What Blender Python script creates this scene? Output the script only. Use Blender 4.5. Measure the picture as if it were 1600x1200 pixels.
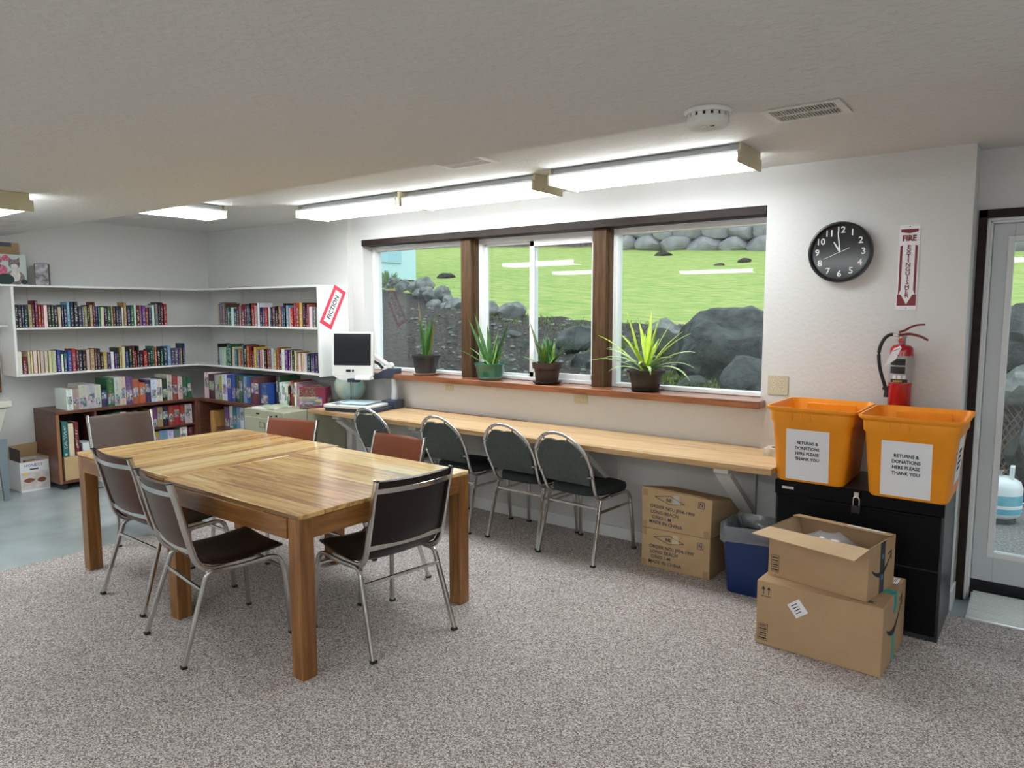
import bpy, bmesh, math, random
from mathutils import Vector, Matrix, Euler
S = bpy.context.scene
for o in list(bpy.data.objects): bpy.data.objects.remove(o)
C = S.collection
R = math.radians
PI = math.pi
random.seed(7)

# ------------------------------------------------------------ camera, sky, exposure
cd = bpy.data.cameras.new('camera'); cam = bpy.data.objects.new('camera', cd); C.objects.link(cam)
cd.sensor_width = 36.0; cd.lens = 36.0 * 1125.4 / 1600.0; cd.clip_start = 0.05; cd.clip_end = 200
cam.location = (0, 0, 1.62)
cam.rotation_euler = (R(90 - 5.87), 0, R(37.12))
S.camera = cam
S.view_settings.view_transform = 'Standard'
S.view_settings.look = 'None'
S.view_settings.exposure = 0.3
S.view_settings.gamma = 1.0
S.view_settings.use_curve_mapping = False
W = bpy.data.worlds.new('overcast_sky'); S.world = W; W.use_nodes = True
wn = W.node_tree.nodes; wl = W.node_tree.links
bg = wn['Background']
tc = wn.new('ShaderNodeTexCoord'); sx = wn.new('ShaderNodeSeparateXYZ'); rp = wn.new('ShaderNodeValToRGB')
wl.new(tc.outputs['Generated'], sx.inputs[0]); wl.new(sx.outputs['Z'], rp.inputs[0]); wl.new(rp.outputs[0], bg.inputs['Color'])
rp.color_ramp.elements[0].color = (0.72, 0.80, 0.90, 1); rp.color_ramp.elements[1].color = (0.90, 0.96, 1.0, 1)
SKY = 1.7
bg.inputs['Strength'].default_value = SKY
LAMP = 13.0          # glow of the fluorescent diffusers

# ------------------------------------------------------------ materials
MATS = {}
def mat(name, col, rough=0.5, metal=0.0, var=0.0, vscale=8.0, bump=0.0, bscale=60.0, spec=0.5, emit=0.0, stretch=None, coat=0.0, trans=0.0, col2=None, bdist=0.002):
    if name in MATS: return MATS[name]
    m = bpy.data.materials.new(name); m.use_nodes = True
    n = m.node_tree.nodes; l = m.node_tree.links; b = n['Principled BSDF']
    c = (*col, 1)
    b.inputs['Base Color'].default_value = c
    b.inputs['Roughness'].default_value = rough; b.inputs['Metallic'].default_value = metal
    b.inputs['Specular IOR Level'].default_value = spec
    if coat: b.inputs['Coat Weight'].default_value = coat; b.inputs['Coat Roughness'].default_value = 0.1
    if trans: b.inputs['Transmission Weight'].default_value = trans
    if emit:
        b.inputs['Emission Color'].default_value = c; b.inputs['Emission Strength'].default_value = emit
    t = n.new('ShaderNodeTexCoord')
    if var or col2:
        mp = n.new('ShaderNodeMapping'); l.new(t.outputs['Object'], mp.inputs[0])
        if stretch: mp.inputs['Scale'].default_value = stretch
        nz = n.new('ShaderNodeTexNoise'); nz.inputs['Scale'].default_value = vscale; nz.inputs['Detail'].default_value = 5
        l.new(mp.outputs[0], nz.inputs['Vector'])
        r = n.new('ShaderNodeValToRGB')
        r.color_ramp.elements[0].position = 0.32; r.color_ramp.elements[1].position = 0.68
        if col2: r.color_ramp.elements[0].color = (*col2, 1); r.color_ramp.elements[1].color = c
        else:
            r.color_ramp.elements[0].color = (*[max(0, x * (1 - var)) for x in col], 1)
            r.color_ramp.elements[1].color = (*[min(1, x * (1 + var)) for x in col], 1)
        l.new(nz.outputs[0], r.inputs[0]); l.new(r.outputs[0], b.inputs['Base Color'])
    if bump:
        nb = n.new('ShaderNodeTexNoise'); nb.inputs['Scale'].default_value = bscale; nb.inputs['Detail'].default_value = 3
        l.new(t.outputs['Object'], nb.inputs['Vector'])
        bp = n.new('ShaderNodeBump'); bp.inputs['Strength'].default_value = bump; bp.inputs['Distance'].default_value = bdist
        l.new(nb.outputs[0], bp.inputs['Height']); l.new(bp.outputs[0], b.inputs['Normal'])
    MATS[name] = m
    return m

def wood_mat(name, cols, axis='x', board=0.09, rough=0.3, coat=0.0, grain=1.0):
    """boards side by side, grain along axis ('x','y' or 'z'); colour differs per board"""
    m = bpy.data.materials.new(name); m.use_nodes = True
    n = m.node_tree.nodes; l = m.node_tree.links; b = n['Principled BSDF']
    b.inputs['Roughness'].default_value = rough
    if coat: b.inputs['Coat Weight'].default_value = coat; b.inputs['Coat Roughness'].default_value = 0.12
    t = n.new('ShaderNodeTexCoord'); sp = n.new('ShaderNodeSeparateXYZ'); l.new(t.outputs['Object'], sp.inputs[0])
    across = {'x': 'Y', 'y': 'X', 'z': 'X'}[axis]
    dv = n.new('ShaderNodeMath'); dv.operation = 'DIVIDE'; dv.inputs[1].default_value = board; l.new(sp.outputs[across], dv.inputs[0])
    fl = n.new('ShaderNodeMath'); fl.operation = 'FLOOR'; l.new(dv.outputs[0], fl.inputs[0])
    wn_ = n.new('ShaderNodeTexWhiteNoise'); wn_.noise_dimensions = '1D'; l.new(fl.outputs[0], wn_.inputs['W'])
    mp = n.new('ShaderNodeMapping'); l.new(t.outputs['Object'], mp.inputs[0])
    sc = {'x': (1.2, 14, 14), 'y': (14, 1.2, 14), 'z': (14, 14, 1.2)}[axis]
    mp.inputs['Scale'].default_value = [v * grain for v in sc]
    cb = n.new('ShaderNodeCombineXYZ'); l.new(wn_.outputs['Value'], cb.inputs[0]); l.new(wn_.outputs['Value'], cb.inputs[1])
    ml = n.new('ShaderNodeVectorMath'); ml.operation = 'MULTIPLY_ADD'; ml.inputs[1].default_value = (30, 30, 30)
    l.new(cb.outputs[0], ml.inputs[0]); l.new(mp.outputs[0], ml.inputs[2])
    nz = n.new('ShaderNodeTexNoise'); nz.inputs['Scale'].default_value = 2.2; nz.inputs['Detail'].default_value = 7; nz.inputs['Roughness'].default_value = 0.62; nz.inputs['Distortion'].default_value = 0.6
    l.new(ml.outputs[0], nz.inputs['Vector'])
    md = n.new('ShaderNodeMath'); md.operation = 'MULTIPLY_ADD'; md.inputs[1].default_value = 0.30; l.new(wn_.outputs['Value'], md.inputs[0])
    sb = n.new('ShaderNodeMath'); sb.operation = 'SUBTRACT'; l.new(nz.outputs[0], sb.inputs[0]); sb.inputs[1].default_value = 0.15
    l.new(sb.outputs[0], md.inputs[2])
    r = n.new('ShaderNodeValToRGB'); e = r.color_ramp.elements
    ps = [0.28, 0.45, 0.56, 0.74]
    e[0].position = ps[0]; e[0].color = (*cols[0], 1); e[1].position = ps[3]; e[1].color = (*cols[3], 1)
    for i in (1, 2):
        q = e.new(ps[i]); q.color = (*cols[i], 1)
    l.new(md.outputs[0], r.inputs[0])
    # thin joint lines
    fr = n.new('ShaderNodeMath'); fr.operation = 'FRACT'; l.new(dv.outputs[0], fr.inputs[0])
    lt = n.new('ShaderNodeMath'); lt.operation = 'LESS_THAN'; lt.inputs[1].default_value = 0.02; l.new(fr.outputs[0], lt.inputs[0])
    mx = n.new('ShaderNodeMix'); mx.data_type = 'RGBA'; l.new(lt.outputs[0], mx.inputs[0]); l.new(r.outputs[0], mx.inputs[6]); mx.inputs[7].default_value = (*[c * 0.45 for c in cols[0]], 1)
    l.new(mx.outputs[2], b.inputs['Base Color'])
    MATS[name] = m
    return m

def carpet_mat():
    m = bpy.data.materials.new('speckled_carpet'); m.use_nodes = True
    n = m.node_tree.nodes; l = m.node_tree.links; b = n['Principled BSDF']; b.inputs['Roughness'].default_value = 0.95; b.inputs['Specular IOR Level'].default_value = 0.1
    t = n.new('ShaderNodeTexCoord')
    v = n.new('ShaderNodeTexVoronoi'); v.inputs['Scale'].default_value = 235; l.new(t.outputs['Object'], v.inputs['Vector'])
    s = n.new('ShaderNodeSeparateColor'); l.new(v.outputs['Color'], s.inputs[0])
    r = n.new('ShaderNodeValToRGB'); r.color_ramp.interpolation = 'CONSTANT'; e = r.color_ramp.elements
    e[0].position = 0; e[0].color = (0.21, 0.17, 0.158, 1); e[1].position = 0.82; e[1].color = (0.80, 0.76, 0.725, 1)
    for p, c in ((0.2, (0.34, 0.285, 0.27, 1)), (0.42, (0.50, 0.445, 0.425, 1)), (0.62, (0.66, 0.61, 0.585, 1))):
        q = e.new(p); q.color = c
    l.new(s.outputs[0], r.inputs[0])
    nz = n.new('ShaderNodeTexNoise'); nz.inputs['Scale'].default_value = 2.5; l.new(t.outputs['Object'], nz.inputs['Vector'])
    mr = n.new('ShaderNodeMapRange'); mr.inputs[3].default_value = 0.92; mr.inputs[4].default_value = 1.08; l.new(nz.outputs[0], mr.inputs[0])
    mx = n.new('ShaderNodeMix'); mx.data_type = 'RGBA'; mx.blend_type = 'MULTIPLY'; mx.inputs[0].default_value = 1
    l.new(r.outputs[0], mx.inputs[6]); l.new(mr.outputs[0], mx.inputs[7]); l.new(mx.outputs[2], b.inputs['Base Color'])
    bp = n.new('ShaderNodeBump'); bp.inputs['Strength'].default_value = 0.8; bp.inputs['Distance'].default_value = 0.004
    l.new(v.outputs['Distance'], bp.inputs['Height']); l.new(bp.outputs[0], b.inputs['Normal'])
    return m

def glass_mat():
    m = bpy.data.materials.new('window_glass'); m.use_nodes = True
    n = m.node_tree.nodes; l = m.node_tree.links
    for x in list(n):
        if x.type == 'BSDF_PRINCIPLED': n.remove(x)
    out = [x for x in n if x.type == 'OUTPUT_MATERIAL'][0]
    tr = n.new('ShaderNodeBsdfTransparent'); tr.inputs[0].default_value = (0.93, 0.97, 0.96, 1)
    gl = n.new('ShaderNodeBsdfGlossy'); gl.inputs['Roughness'].default_value = 0.0
    lw = n.new('ShaderNodeLayerWeight'); lw.inputs['Blend'].default_value = 0.5
    pw = n.new('ShaderNodeMath'); pw.operation = 'POWER'; pw.inputs[1].default_value = 5.0; l.new(lw.outputs['Facing'], pw.inputs[0])
    mu = n.new('ShaderNodeMath'); mu.operation = 'MULTIPLY_ADD'; mu.inputs[1].default_value = 0.95; mu.inputs[2].default_value = 0.045; l.new(pw.outputs[0], mu.inputs[0])
    mx = n.new('ShaderNodeMixShader'); l.new(mu.outputs[0], mx.inputs[0]); l.new(tr.outputs[0], mx.inputs[1]); l.new(gl.outputs[0], mx.inputs[2])
    l.new(mx.outputs[0], out.inputs[0])
    return m

def book_mat(name, kind):
    """colour comes from each object's own colour; lettering-like marks run up the spine / printed picture on puzzle boxes"""
    m = bpy.data.materials.new(name); m.use_nodes = True
    n = m.node_tree.nodes; l = m.node_tree.links; b = n['Principled BSDF']; b.inputs['Roughness'].default_value = 0.45
    oi = n.new('ShaderNodeObjectInfo'); t = n.new('ShaderNodeTexCoord')
    sp = n.new('ShaderNodeSeparateXYZ'); l.new(t.outputs['Generated'], sp.inputs[0])
    def M(op, a, bb=None, c=None):
        q = n.new('ShaderNodeMath'); q.operation = op
        for i, v in enumerate((a, bb, c)):
            if v is None: continue
            if isinstance(v, (int, float)): q.inputs[i].default_value = v
            else: l.new(v, q.inputs[i])
        return q.outputs[0]
    rnd = oi.outputs['Random']
    gx, gz = sp.outputs['X'], sp.outputs['Z']
    cb = n.new('ShaderNodeCombineXYZ')
    hs = n.new('ShaderNodeCombineColor'); hs.mode = 'HSV'
    if kind == 'book':
        l.new(M('MULTIPLY', gx, 3.0), cb.inputs[0]); l.new(M('MULTIPLY', gz, 26.0), cb.inputs[2]); l.new(M('MULTIPLY', rnd, 90.0), cb.inputs[1])
        nz = n.new('ShaderNodeTexNoise'); nz.inputs['Scale'].default_value = 1.0; l.new(cb.outputs[0], nz.inputs['Vector'])
        lo = M('ADD', 0.12, M('MULTIPLY', rnd, 0.2)); hi = M('ADD', 0.75, M('MULTIPLY', rnd, 0.2))
        msk = M('MULTIPLY', M('GREATER_THAN', nz.outputs[0], 0.53), M('MULTIPLY', M('GREATER_THAN', gz, lo), M('LESS_THAN', gz, hi)))
        msk = M('MULTIPLY', msk, M('MULTIPLY', M('GREATER_THAN', gx, 0.25), M('LESS_THAN', gx, 0.75)))
        dot = M('MULTIPLY', M('MULTIPLY', M('GREATER_THAN', gz, 0.045), M('LESS_THAN', gz, 0.10)), M('MULTIPLY', M('GREATER_THAN', gx, 0.3), M('LESS_THAN', gx, 0.7)))
        msk = M('MAXIMUM', msk, dot)
        l.new(M('FRACT', M('MULTIPLY', rnd, 13.0)), hs.inputs[0]); l.new(M('MULTIPLY', M('FRACT', M('MULTIPLY', rnd, 5.0)), 0.6), hs.inputs[1]); hs.inputs[2].default_value = 0.75
        mx = n.new('ShaderNodeMix'); mx.data_type = 'RGBA'; l.new(M('MULTIPLY', msk, 0.8), mx.inputs[0])
        l.new(oi.outputs['Color'], mx.inputs[6]); l.new(hs.outputs[0], mx.inputs[7])
        l.new(mx.outputs[2], b.inputs['Base Color'])
    else:
        l.new(M('MULTIPLY', gx, 4.0), cb.inputs[0]); l.new(M('MULTIPLY', gz, 9.0), cb.inputs[2]); l.new(M('MULTIPLY', rnd, 90.0), cb.inputs[1])
        v = n.new('ShaderNodeTexVoronoi'); v.inputs['Scale'].default_value = 1.3; l.new(cb.outputs[0], v.inputs['Vector'])
        sc = n.new('ShaderNodeSeparateColor'); l.new(v.outputs['Color'], sc.inputs[0])
        l.new(sc.outputs[0], hs.inputs[0]); l.new(M('MULTIPLY', sc.outputs[1], 0.75), hs.inputs[1]); l.new(M('MULTIPLY_ADD', sc.outputs[2], 0.6, 0.1), hs.inputs[2])
        f = M('FRACT', M('MULTIPLY', rnd, 7.0))
        a = M('MULTIPLY', f, 0.5)
        m1 = M('MULTIPLY', M('GREATER_THAN', gz, a), M('LESS_THAN', gz, M('ADD', a, 0.38)))
        nz = n.new('ShaderNodeTexNoise'); nz.inputs['Scale'].default_value = 3.0; l.new(cb.outputs[0], nz.inputs['Vector'])
        m2 = M('MULTIPLY', M('GREATER_THAN', nz.outputs[0], 0.56), M('MULTIPLY', M('GREATER_THAN', gx, 0.28), M('LESS_THAN', gx, 0.72)))
        m2 = M('MULTIPLY', m2, M('SUBTRACT', 1.0, m1))
        edge = M('MULTIPLY', M('GREATER_THAN', gx, 0.1), M('LESS_THAN', gx, 0.9))
        mx = n.new('ShaderNodeMix'); mx.data_type = 'RGBA'; l.new(M('MULTIPLY', m1, edge), mx.inputs[0]); l.new(oi.outputs['Color'], mx.inputs[6]); l.new(hs.outputs[0], mx.inputs[7])
        h2 = n.new('ShaderNodeCombineColor'); h2.mode = 'HSV'; l.new(f, h2.inputs[0]); h2.inputs[1].default_value = 0.8; h2.inputs[2].default_value = 0.35
        my = n.new('ShaderNodeMix'); my.data_type = 'RGBA'; l.new(M('MULTIPLY', m2, 0.8), my.inputs[0]); l.new(mx.outputs[2], my.inputs[6]); l.new(h2.outputs[0], my.inputs[7])
        l.new(my.outputs[2], b.inputs['Base Color'])
    return m

# room
m_wall = mat('white_wall_paint', (0.69, 0.69, 0.675), 0.75, bump=0.6, bscale=42, bdist=0.004)
m_ceil = mat('textured_ceiling', (0.66, 0.66, 0.64), 0.85, bump=0.7, bscale=38, bdist=0.007)
m_conc = mat('grey_painted_concrete', (0.37, 0.425, 0.435), 0.22, var=0.12, vscale=3, bump=0.1, bscale=20, spec=0.6)
m_carpet = carpet_mat()
m_white = mat('white_trim_paint', (0.82, 0.83, 0.83), 0.4)
m_vinyl = mat('white_vinyl', (0.86, 0.88, 0.88), 0.35)
m_dark = mat('dark_brown_wood', (0.020, 0.011, 0.008), 0.5, spec=.25, var=0.35, vscale=6, stretch=(1, 8, 8))
m_post = mat('brown_post_wood', (0.080, 0.043, 0.020), 0.5, spec=.2, var=0.35, vscale=5, stretch=(12, 12, 1))
m_sill = mat('red_brown_sill_wood', (0.27, 0.095, 0.036), 0.28, var=0.35, vscale=5, stretch=(1, 9, 9), coat=0.3)
m_glass = glass_mat()
m_chrome = mat('chrome', (0.62, 0.61, 0.59), 0.2, 1.0, var=0.08, vscale=12)
m_chromeb = mat('bright_chrome', (0.8, 0.8, 0.79), 0.12, 1.0)
m_rubber = mat('black_rubber', (0.012, 0.012, 0.012), 0.6)
m_black = mat('black_plastic', (0.012, 0.013, 0.016), 0.35)
m_card = mat('cardboard', (0.46, 0.30, 0.165), 0.85, var=0.07, vscale=5)
m_card2 = mat('tan_cardboard', (0.52, 0.36, 0.19), 0.85, var=0.08, vscale=5)
m_cardin = mat('cardboard_inside', (0.60, 0.43, 0.26), 0.9, var=0.05)
m_paper = mat('white_paper', (0.84, 0.84, 0.86), 0.7)
m_ink = mat('black_ink', (0.015, 0.015, 0.02), 0.6)
m_beige = mat('beige_metal', (0.40, 0.405, 0.29), 0.45, var=0.04)
m_outlet = mat('almond_plastic', (0.60, 0.54, 0.37), 0.4)
m_shelf = mat('white_shelf_board', (0.86, 0.86, 0.84), 0.45)
m_book = book_mat('book_cover', 'book'); m_puz = book_mat('printed_box', 'puzzle')
m_pages = mat('book_pages', (0.75, 0.70, 0.58), 0.8, var=0.08, vscale=40, stretch=(20, 1, 1))

# ------------------------------------------------------------ geometry helpers
class MB:
    def __init__(s): s.v = []; s.f = []; s.m = []; s.M = Matrix()
    def add(s, vs, fs, mi=0):
        k = len(s.v); s.v += [tuple(s.M @ Vector(p)) for p in vs]; s.f += [[i + k for i in f] for f in fs]; s.m += [mi] * len(fs); return s
    def box(s, x0, x1, y0, y1, z0, z1, mi=0, T=None):
        vs = [(x, y, z) for z in (z0, z1) for x, y in ((x0, y0), (x1, y0), (x1, y1), (x0, y1))]
        if T is not None: vs = [tuple(T @ Vector(p)) for p in vs]
        return s.add(vs, [(3, 2, 1, 0), (4, 5, 6, 7), (0, 1, 5, 4), (1, 2, 6, 5), (2, 3, 7, 6), (3, 0, 4, 7)], mi)
    def hexa(s, b, t, mi=0):
        return s.add(list(b) + list(t), [(3, 2, 1, 0), (4, 5, 6, 7), (0, 1, 5, 4), (1, 2, 6, 5), (2, 3, 7, 6), (3, 0, 4, 7)], mi)
    def prism(s, poly, z0, z1, mi=0, T=None):
        n = len(poly); vs = [(x, y, z0) for x, y in poly] + [(x, y, z1) for x, y in poly]
        if T is not None: vs = [tuple(T @ Vector(p)) for p in vs]
        return s.add(vs, [tuple(range(n))[::-1], tuple(range(n, 2 * n))] + [(i, (i + 1) % n, n + (i + 1) % n, n + i) for i in range(n)], mi)
    def lathe(s, prof, seg=24, c=(0, 0, 0), mi=0, capb=True, capt=True, T=None, sx=1, sy=1):
        vs = []; fs = []
        for r, z in prof:
            for k in range(seg):
                a = 2 * PI * k / seg; vs.append((c[0] + r * sx * math.cos(a), c[1] + r * sy * math.sin(a), c[2] + z))
        for i in range(len(prof) - 1):
            for k in range(seg):
                k2 = (k + 1) % seg; fs.append((i * seg + k, i * seg + k2, (i + 1) * seg + k2, (i + 1) * seg + k))
        if capb: fs.append(tuple(range(seg))[::-1])
        if capt: fs.append(tuple(range((len(prof) - 1) * seg, len(prof) * seg)))
        if T is not None: vs = [tuple(T @ Vector(p)) for p in vs]
        return s.add(vs, fs, mi)
    def sweep(s, pts, prof, up=(0, 0, 1), closed=False, mi=0, scale=None, cap=True):
        """profile (list of (a,b)) swept along pts; a = sideways, b = along 'up-ish' normal"""
        P = [Vector(p) for p in pts]; n = len(P); k = len(prof); vs = []; up = Vector(up)
        for i, p in enumerate(P):
            if closed: t = (P[(i + 1) % n] - P[i - 1])
            else: t = P[min(i + 1, n - 1)] - P[max(i - 1, 0)]
            t.normalize(); sd = t.cross(up)
            if sd.length < 1e-3: sd = t.cross(Vector((0, 1, 0.01)))
            sd.normalize(); nn = sd.cross(t); q = 1 if scale is None else scale[i]
            vs += [tuple(p + sd * a * q + nn * b * q) for a, b in prof]
        fs = []
        for i in range(n if closed else n - 1):
            j = (i + 1) % n
            for a in range(k): fs.append((i * k + a, i * k + (a + 1) % k, j * k + (a + 1) % k, j * k + a))
        if not closed and cap: fs += [tuple(range(k))[::-1], tuple(range((n - 1) * k, n * k))]
        return s.add(vs, fs, mi)
    def tube(s, pts, r, seg=8, up=(0, 0, 1), closed=False, mi=0, scale=None):
        return s.sweep(pts, [(r * math.cos(2 * PI * a / seg), r * math.sin(2 * PI * a / seg)) for a in range(seg)], up, closed, mi, scale)
    def build(s, name, mats, parent=None, bevel=0.0, smooth=None, bseg=2, loc=None):
        me = bpy.data.meshes.new(name); me.from_pydata(s.v, [], s.f)
        if not isinstance(mats, (list, tuple)): mats = [mats]
        for m in mats: me.materials.append(m)
        me.polygons.foreach_set('material_index', s.m); me.update()
        bm = bmesh.new(); bm.from_mesh(me); bmesh.ops.recalc_face_normals(bm, faces=bm.faces); bm.to_mesh(me); bm.free()
        o = bpy.data.objects.new(name, me); C.objects.link(o)
        if parent is not None: o.parent = parent
        if loc is not None: o.location = loc
        if smooth is not None:
            me.polygons.foreach_set('use_smooth', [True] * len(me.polygons)); 
            try: me.set_sharp_from_angle(angle=R(smooth))
            except Exception: pass
        if bevel:
            b = o.modifiers.new('bevel', 'BEVEL'); b.width = bevel; b.segments = bseg; b.limit_method = 'ANGLE'; b.angle_limit = R(40)
            me.polygons.foreach_set('use_smooth', [True] * len(me.polygons))
            try: me.set_sharp_from_angle(angle=R(40))
            except Exception: pass
        return o

def smooth_pts(P, k=4):
    P = [Vector(p) for p in P]; out = []
    for i in range(len(P) - 1):
        a, b, c, d = P[max(i - 1, 0)], P[i], P[i + 1], P[min(i + 2, len(P) - 1)]
        for j in range(k):
            t = j / k; out.append(tuple(.5 * ((2 * b) + (c - a) * t + (2 * a - 5 * b + 4 * c - d) * t * t + (3 * b - a - 3 * c + d) * t ** 3)))
    return out + [tuple(P[-1])]
def rrect(w, h, r, n=4, cx=0, cy=0):
    out = []
    for qx, qy, a0 in ((1, 1, 0), (-1, 1, 90), (-1, -1, 180), (1, -1, 270)):
        for i in range(n + 1):
            a = R(a0 + 90 * i / n); out.append((cx + qx * (w / 2 - r) + r * math.cos(a), cy + qy * (h / 2 - r) + r * math.sin(a)))
    return out
def arc(p0, p1, p2, n=5):
    """rounded corner points: quadratic bezier"""
    a, b, c = Vector(p0), Vector(p1), Vector(p2)
    return [tuple(a * (1 - t) ** 2 + b * 2 * t * (1 - t) + c * t * t) for t in [i / n for i in range(n + 1)]]
def tag(o, label=None, cat=None, group=None, kind=None):
    if label: o['label'] = label
    if cat: o['category'] = cat
    if group: o['group'] = group
    if kind: o['kind'] = kind
    return o
def thing(name, label=None, cat=None, loc=(0, 0, 0), rz=0.0, group=None, kind=None):
    o = bpy.data.objects.new(name, None); o.empty_display_size = 0.05; C.objects.link(o)
    o.location = loc; o.rotation_euler = (0, 0, rz)
    return tag(o, label, cat, group, kind)
def dup(root, loc, rz, label, group=None):
    r = root.copy(); C.objects.link(r); r.location = loc; r.rotation_euler = (0, 0, rz); r['label'] = label
    if group: r['group'] = group
    for ch in list(root.children):
        c = ch.copy(); C.objects.link(c); c.parent = r
        for g in list(ch.children):
            d = g.copy(); C.objects.link(d); d.parent = c
    return r
def text(name, s, size, m, parent, T, align='CENTER', depth=0.0006, bold=0.0, sx=1.0, space=1.0, line=1.0):
    """flat raised lettering; T maps text plane (x right, y up, z out) into the parent's space"""
    cu = bpy.data.curves.new(name, 'FONT'); cu.body = s; cu.size = size; cu.align_x = align; cu.align_y = 'CENTER'
    cu.extrude = depth; cu.offset = bold; cu.resolution_u = 2; cu.space_character = space; cu.space_line = line
    o = bpy.data.objects.new('tmp', cu); C.objects.link(o)
    dg = bpy.context.evaluated_depsgraph_get()
    me = bpy.data.meshes.new_from_object(o.evaluated_get(dg)); bpy.data.objects.remove(o)
    me.transform(T @ Matrix.Diagonal((sx, 1, 1, 1))); me.materials.clear(); me.materials.append(m)
    t = bpy.data.objects.new(name, me); C.objects.link(t); t.parent = parent
    return t
def plane_T(origin, right, up):
    r = Vector(right).normalized(); u = Vector(up).normalized(); n = r.cross(u)
    return Matrix(((r.x, u.x, n.x, origin[0]), (r.y, u.y, n.y, origin[1]), (r.z, u.z, n.z, origin[2]), (0, 0, 0, 1)))

def ordinal(n): return '%d%s' % (n, 'th' if 10 <= n % 100 <= 20 else {1: 'st', 2: 'nd', 3: 'rd'}.get(n % 10, 'th'))

# ------------------------------------------------------------ room shell
HI, LO, EY = 2.465, 2.28, 2.47
XW, XR, YB = -7.56, 3.2, -3.2
def struct(name, mb, m, **k): return tag(mb.build(name, m, **k), kind='structure')
struct('floor', MB().box(XW - .2, -5.16, YB, 4.6, -0.1, 0.0).box(-5.16, XR, YB, 4.85, -0.1, -0.012), m_conc)
struct('floor_carpet', MB().prism([(-5.16, YB), (XR, YB), (XR, 4.36), (-0.37, 4.36), (-0.385, 4.43), (-1.435, 4.43), (-1.435, 4.45), (-5.16, 4.45)], -0.011, 0.0), m_carpet)
tag(MB().prism([(-0.385, 4.36), (XR, 4.36), (XR, 4.65), (-0.385, 4.65)], -0.011, -0.003).build('floor_threshold_strip', m_conc), kind='structure')
struct('ceiling', MB().box(XW, XR, YB, EY, LO, LO + .3).box(XW, XR, EY, 4.85, HI, HI + .15), m_ceil)
struct('wall_left', MB().box(XW - .2, XW, YB, 4.6, 0, 2.6), m_wall)
struct('wall_right', MB().box(XR, XR + .2, YB, 4.85, 0, 2.6), m_wall)
struct('wall_front', MB().box(XW - .2, XR + .2, YB - .2, YB, 0, 2.6), m_wall)
OX0, OX1, OZ0, OZ1 = -5.06, -1.435, 1.025, 2.245
wb = MB()
wb.box(XW, -5.21, 4.40, 4.65, 0, 2.6).box(-5.21, OX0, 4.45, 4.65, 0, 2.6)
wb.box(OX0, OX1, 4.45, 4.65, 0, OZ0).box(OX0, OX1, 4.45, 4.65, OZ1, 2.6)
wb.box(OX1, -0.385, 4.43, 4.85, 0, 2.6)
DX0, DX1, DZ = -0.335, 0.62, 2.105
wb.box(-0.385, DX0, 4.65, 4.85, 0, 2.6).box(DX0, DX1, 4.65, 4.85, DZ, 2.6).box(DX1, XR, 4.65, 4.85, 0, 2.6)
struct('wall_back', wb, m_wall)
struct('baseboard_back', MB().box(-5.15, -1.44, 4.437, 4.45, 0.0, 0.085), m_white, bevel=0.003)
struct('baseboard_corner', MB().box(-0.384, -0.372, 4.43, 4.648, -0.003, 0.10), m_white)
struct('baseboard_left', MB().box(XW, XW + .012, YB, 2.6, 0, 0.09), m_white)
# panel seams behind the shelves
sm = MB()
for y in (2.62, 3.02, 3.45, 3.85): sm.box(XW, XW + .003, y, y + .006, 1.07, 1.82)
for x in (-6.9, -6.5, -5.9, -5.5): sm.box(x, x + .006, 4.397, 4.40, 1.07, 1.82)
struct('trim_seams', sm, mat('seam_grey', (0.60, 0.60, 0.58), 0.8))

# window trim: sill, header board and two posts
struct('trim_1', MB().box(-5.06, -1.405, 4.325, 4.45, 1.025, 1.07).box(-5.055, -1.44, 4.45, 4.645, 1.026, 1.07), m_sill, bevel=0.004)
struct('trim_2', MB().prism([(-5.05, 4.425), (-1.437, 4.425), (-1.437, 4.56), (-5.058, 4.56), (-5.058, 4.46)], 2.19, 2.244), m_dark, bevel=0.003)
struct('trim_3', MB().box(-3.905, -3.80, 4.47, 4.555, 1.071, 2.189).box(-3.90, -3.79, 4.51, 4.60, 1.071, 2.189), m_post, bevel=0.003)
struct('trim_4', MB().box(-2.665, -2.558, 4.47, 4.555, 1.071, 2.189).box(-2.66, -2.548, 4.51, 4.60, 1.071, 2.189), m_post, bevel=0.003)

def window(name, x0, x1, slider=False):
    w = thing(name, kind='structure', loc=(0, 0, 0))
    z0, z1 = 1.071, 2.189; y0, y1 = 4.56, 4.64; f = 0.04
    MB().box(x0, x0 + f, y0, y1, z0, z1).box(x1 - f, x1, y0, y1, z0, z1).box(x0 + f, x1 - f, y0, y1, z1 - f, z1).box(x0 + f, x1 - f, y0, y1, z0, z0 + .028).build('window_frame', m_vinyl, w, bevel=0.004)
    if not slider:
        MB().box(x0 + f, x1 - f, 4.60, 4.606, z0 + .028, z1 - f).build('pane', m_glass, w)
    else:
        xm = x0 + (x1 - x0) * 0.47
        for a, b, yy, g, nm in ((x0 + f, xm + .02, 4.605, .018, 'fixed_sash'), (xm - .025, x1 - f, 4.575, .042, 'sliding_sash')):
            s = MB().box(a, a + g, yy, yy + .025, z0 + .028, z1 - f).box(b - g * .7, b, yy, yy + .025, z0 + .028, z1 - f).box(a, b, yy, yy + .025, z1 - f - g, z1 - f).box(a, b, yy, yy + .025, z0 + .028, z0 + .028 + g).build(nm, m_vinyl, w, bevel=0.003)
            MB().box(a + g, b - g * .7, yy + .010, yy + .015, z0 + .028 + g, z1 - f - g).build('pane', m_glass, s)
        MB().box(xm - .021, xm - .008, 4.565, 4.576, 1.5, 1.62).build('latch', m_vinyl, w, bevel=0.002)
    return w
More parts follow.
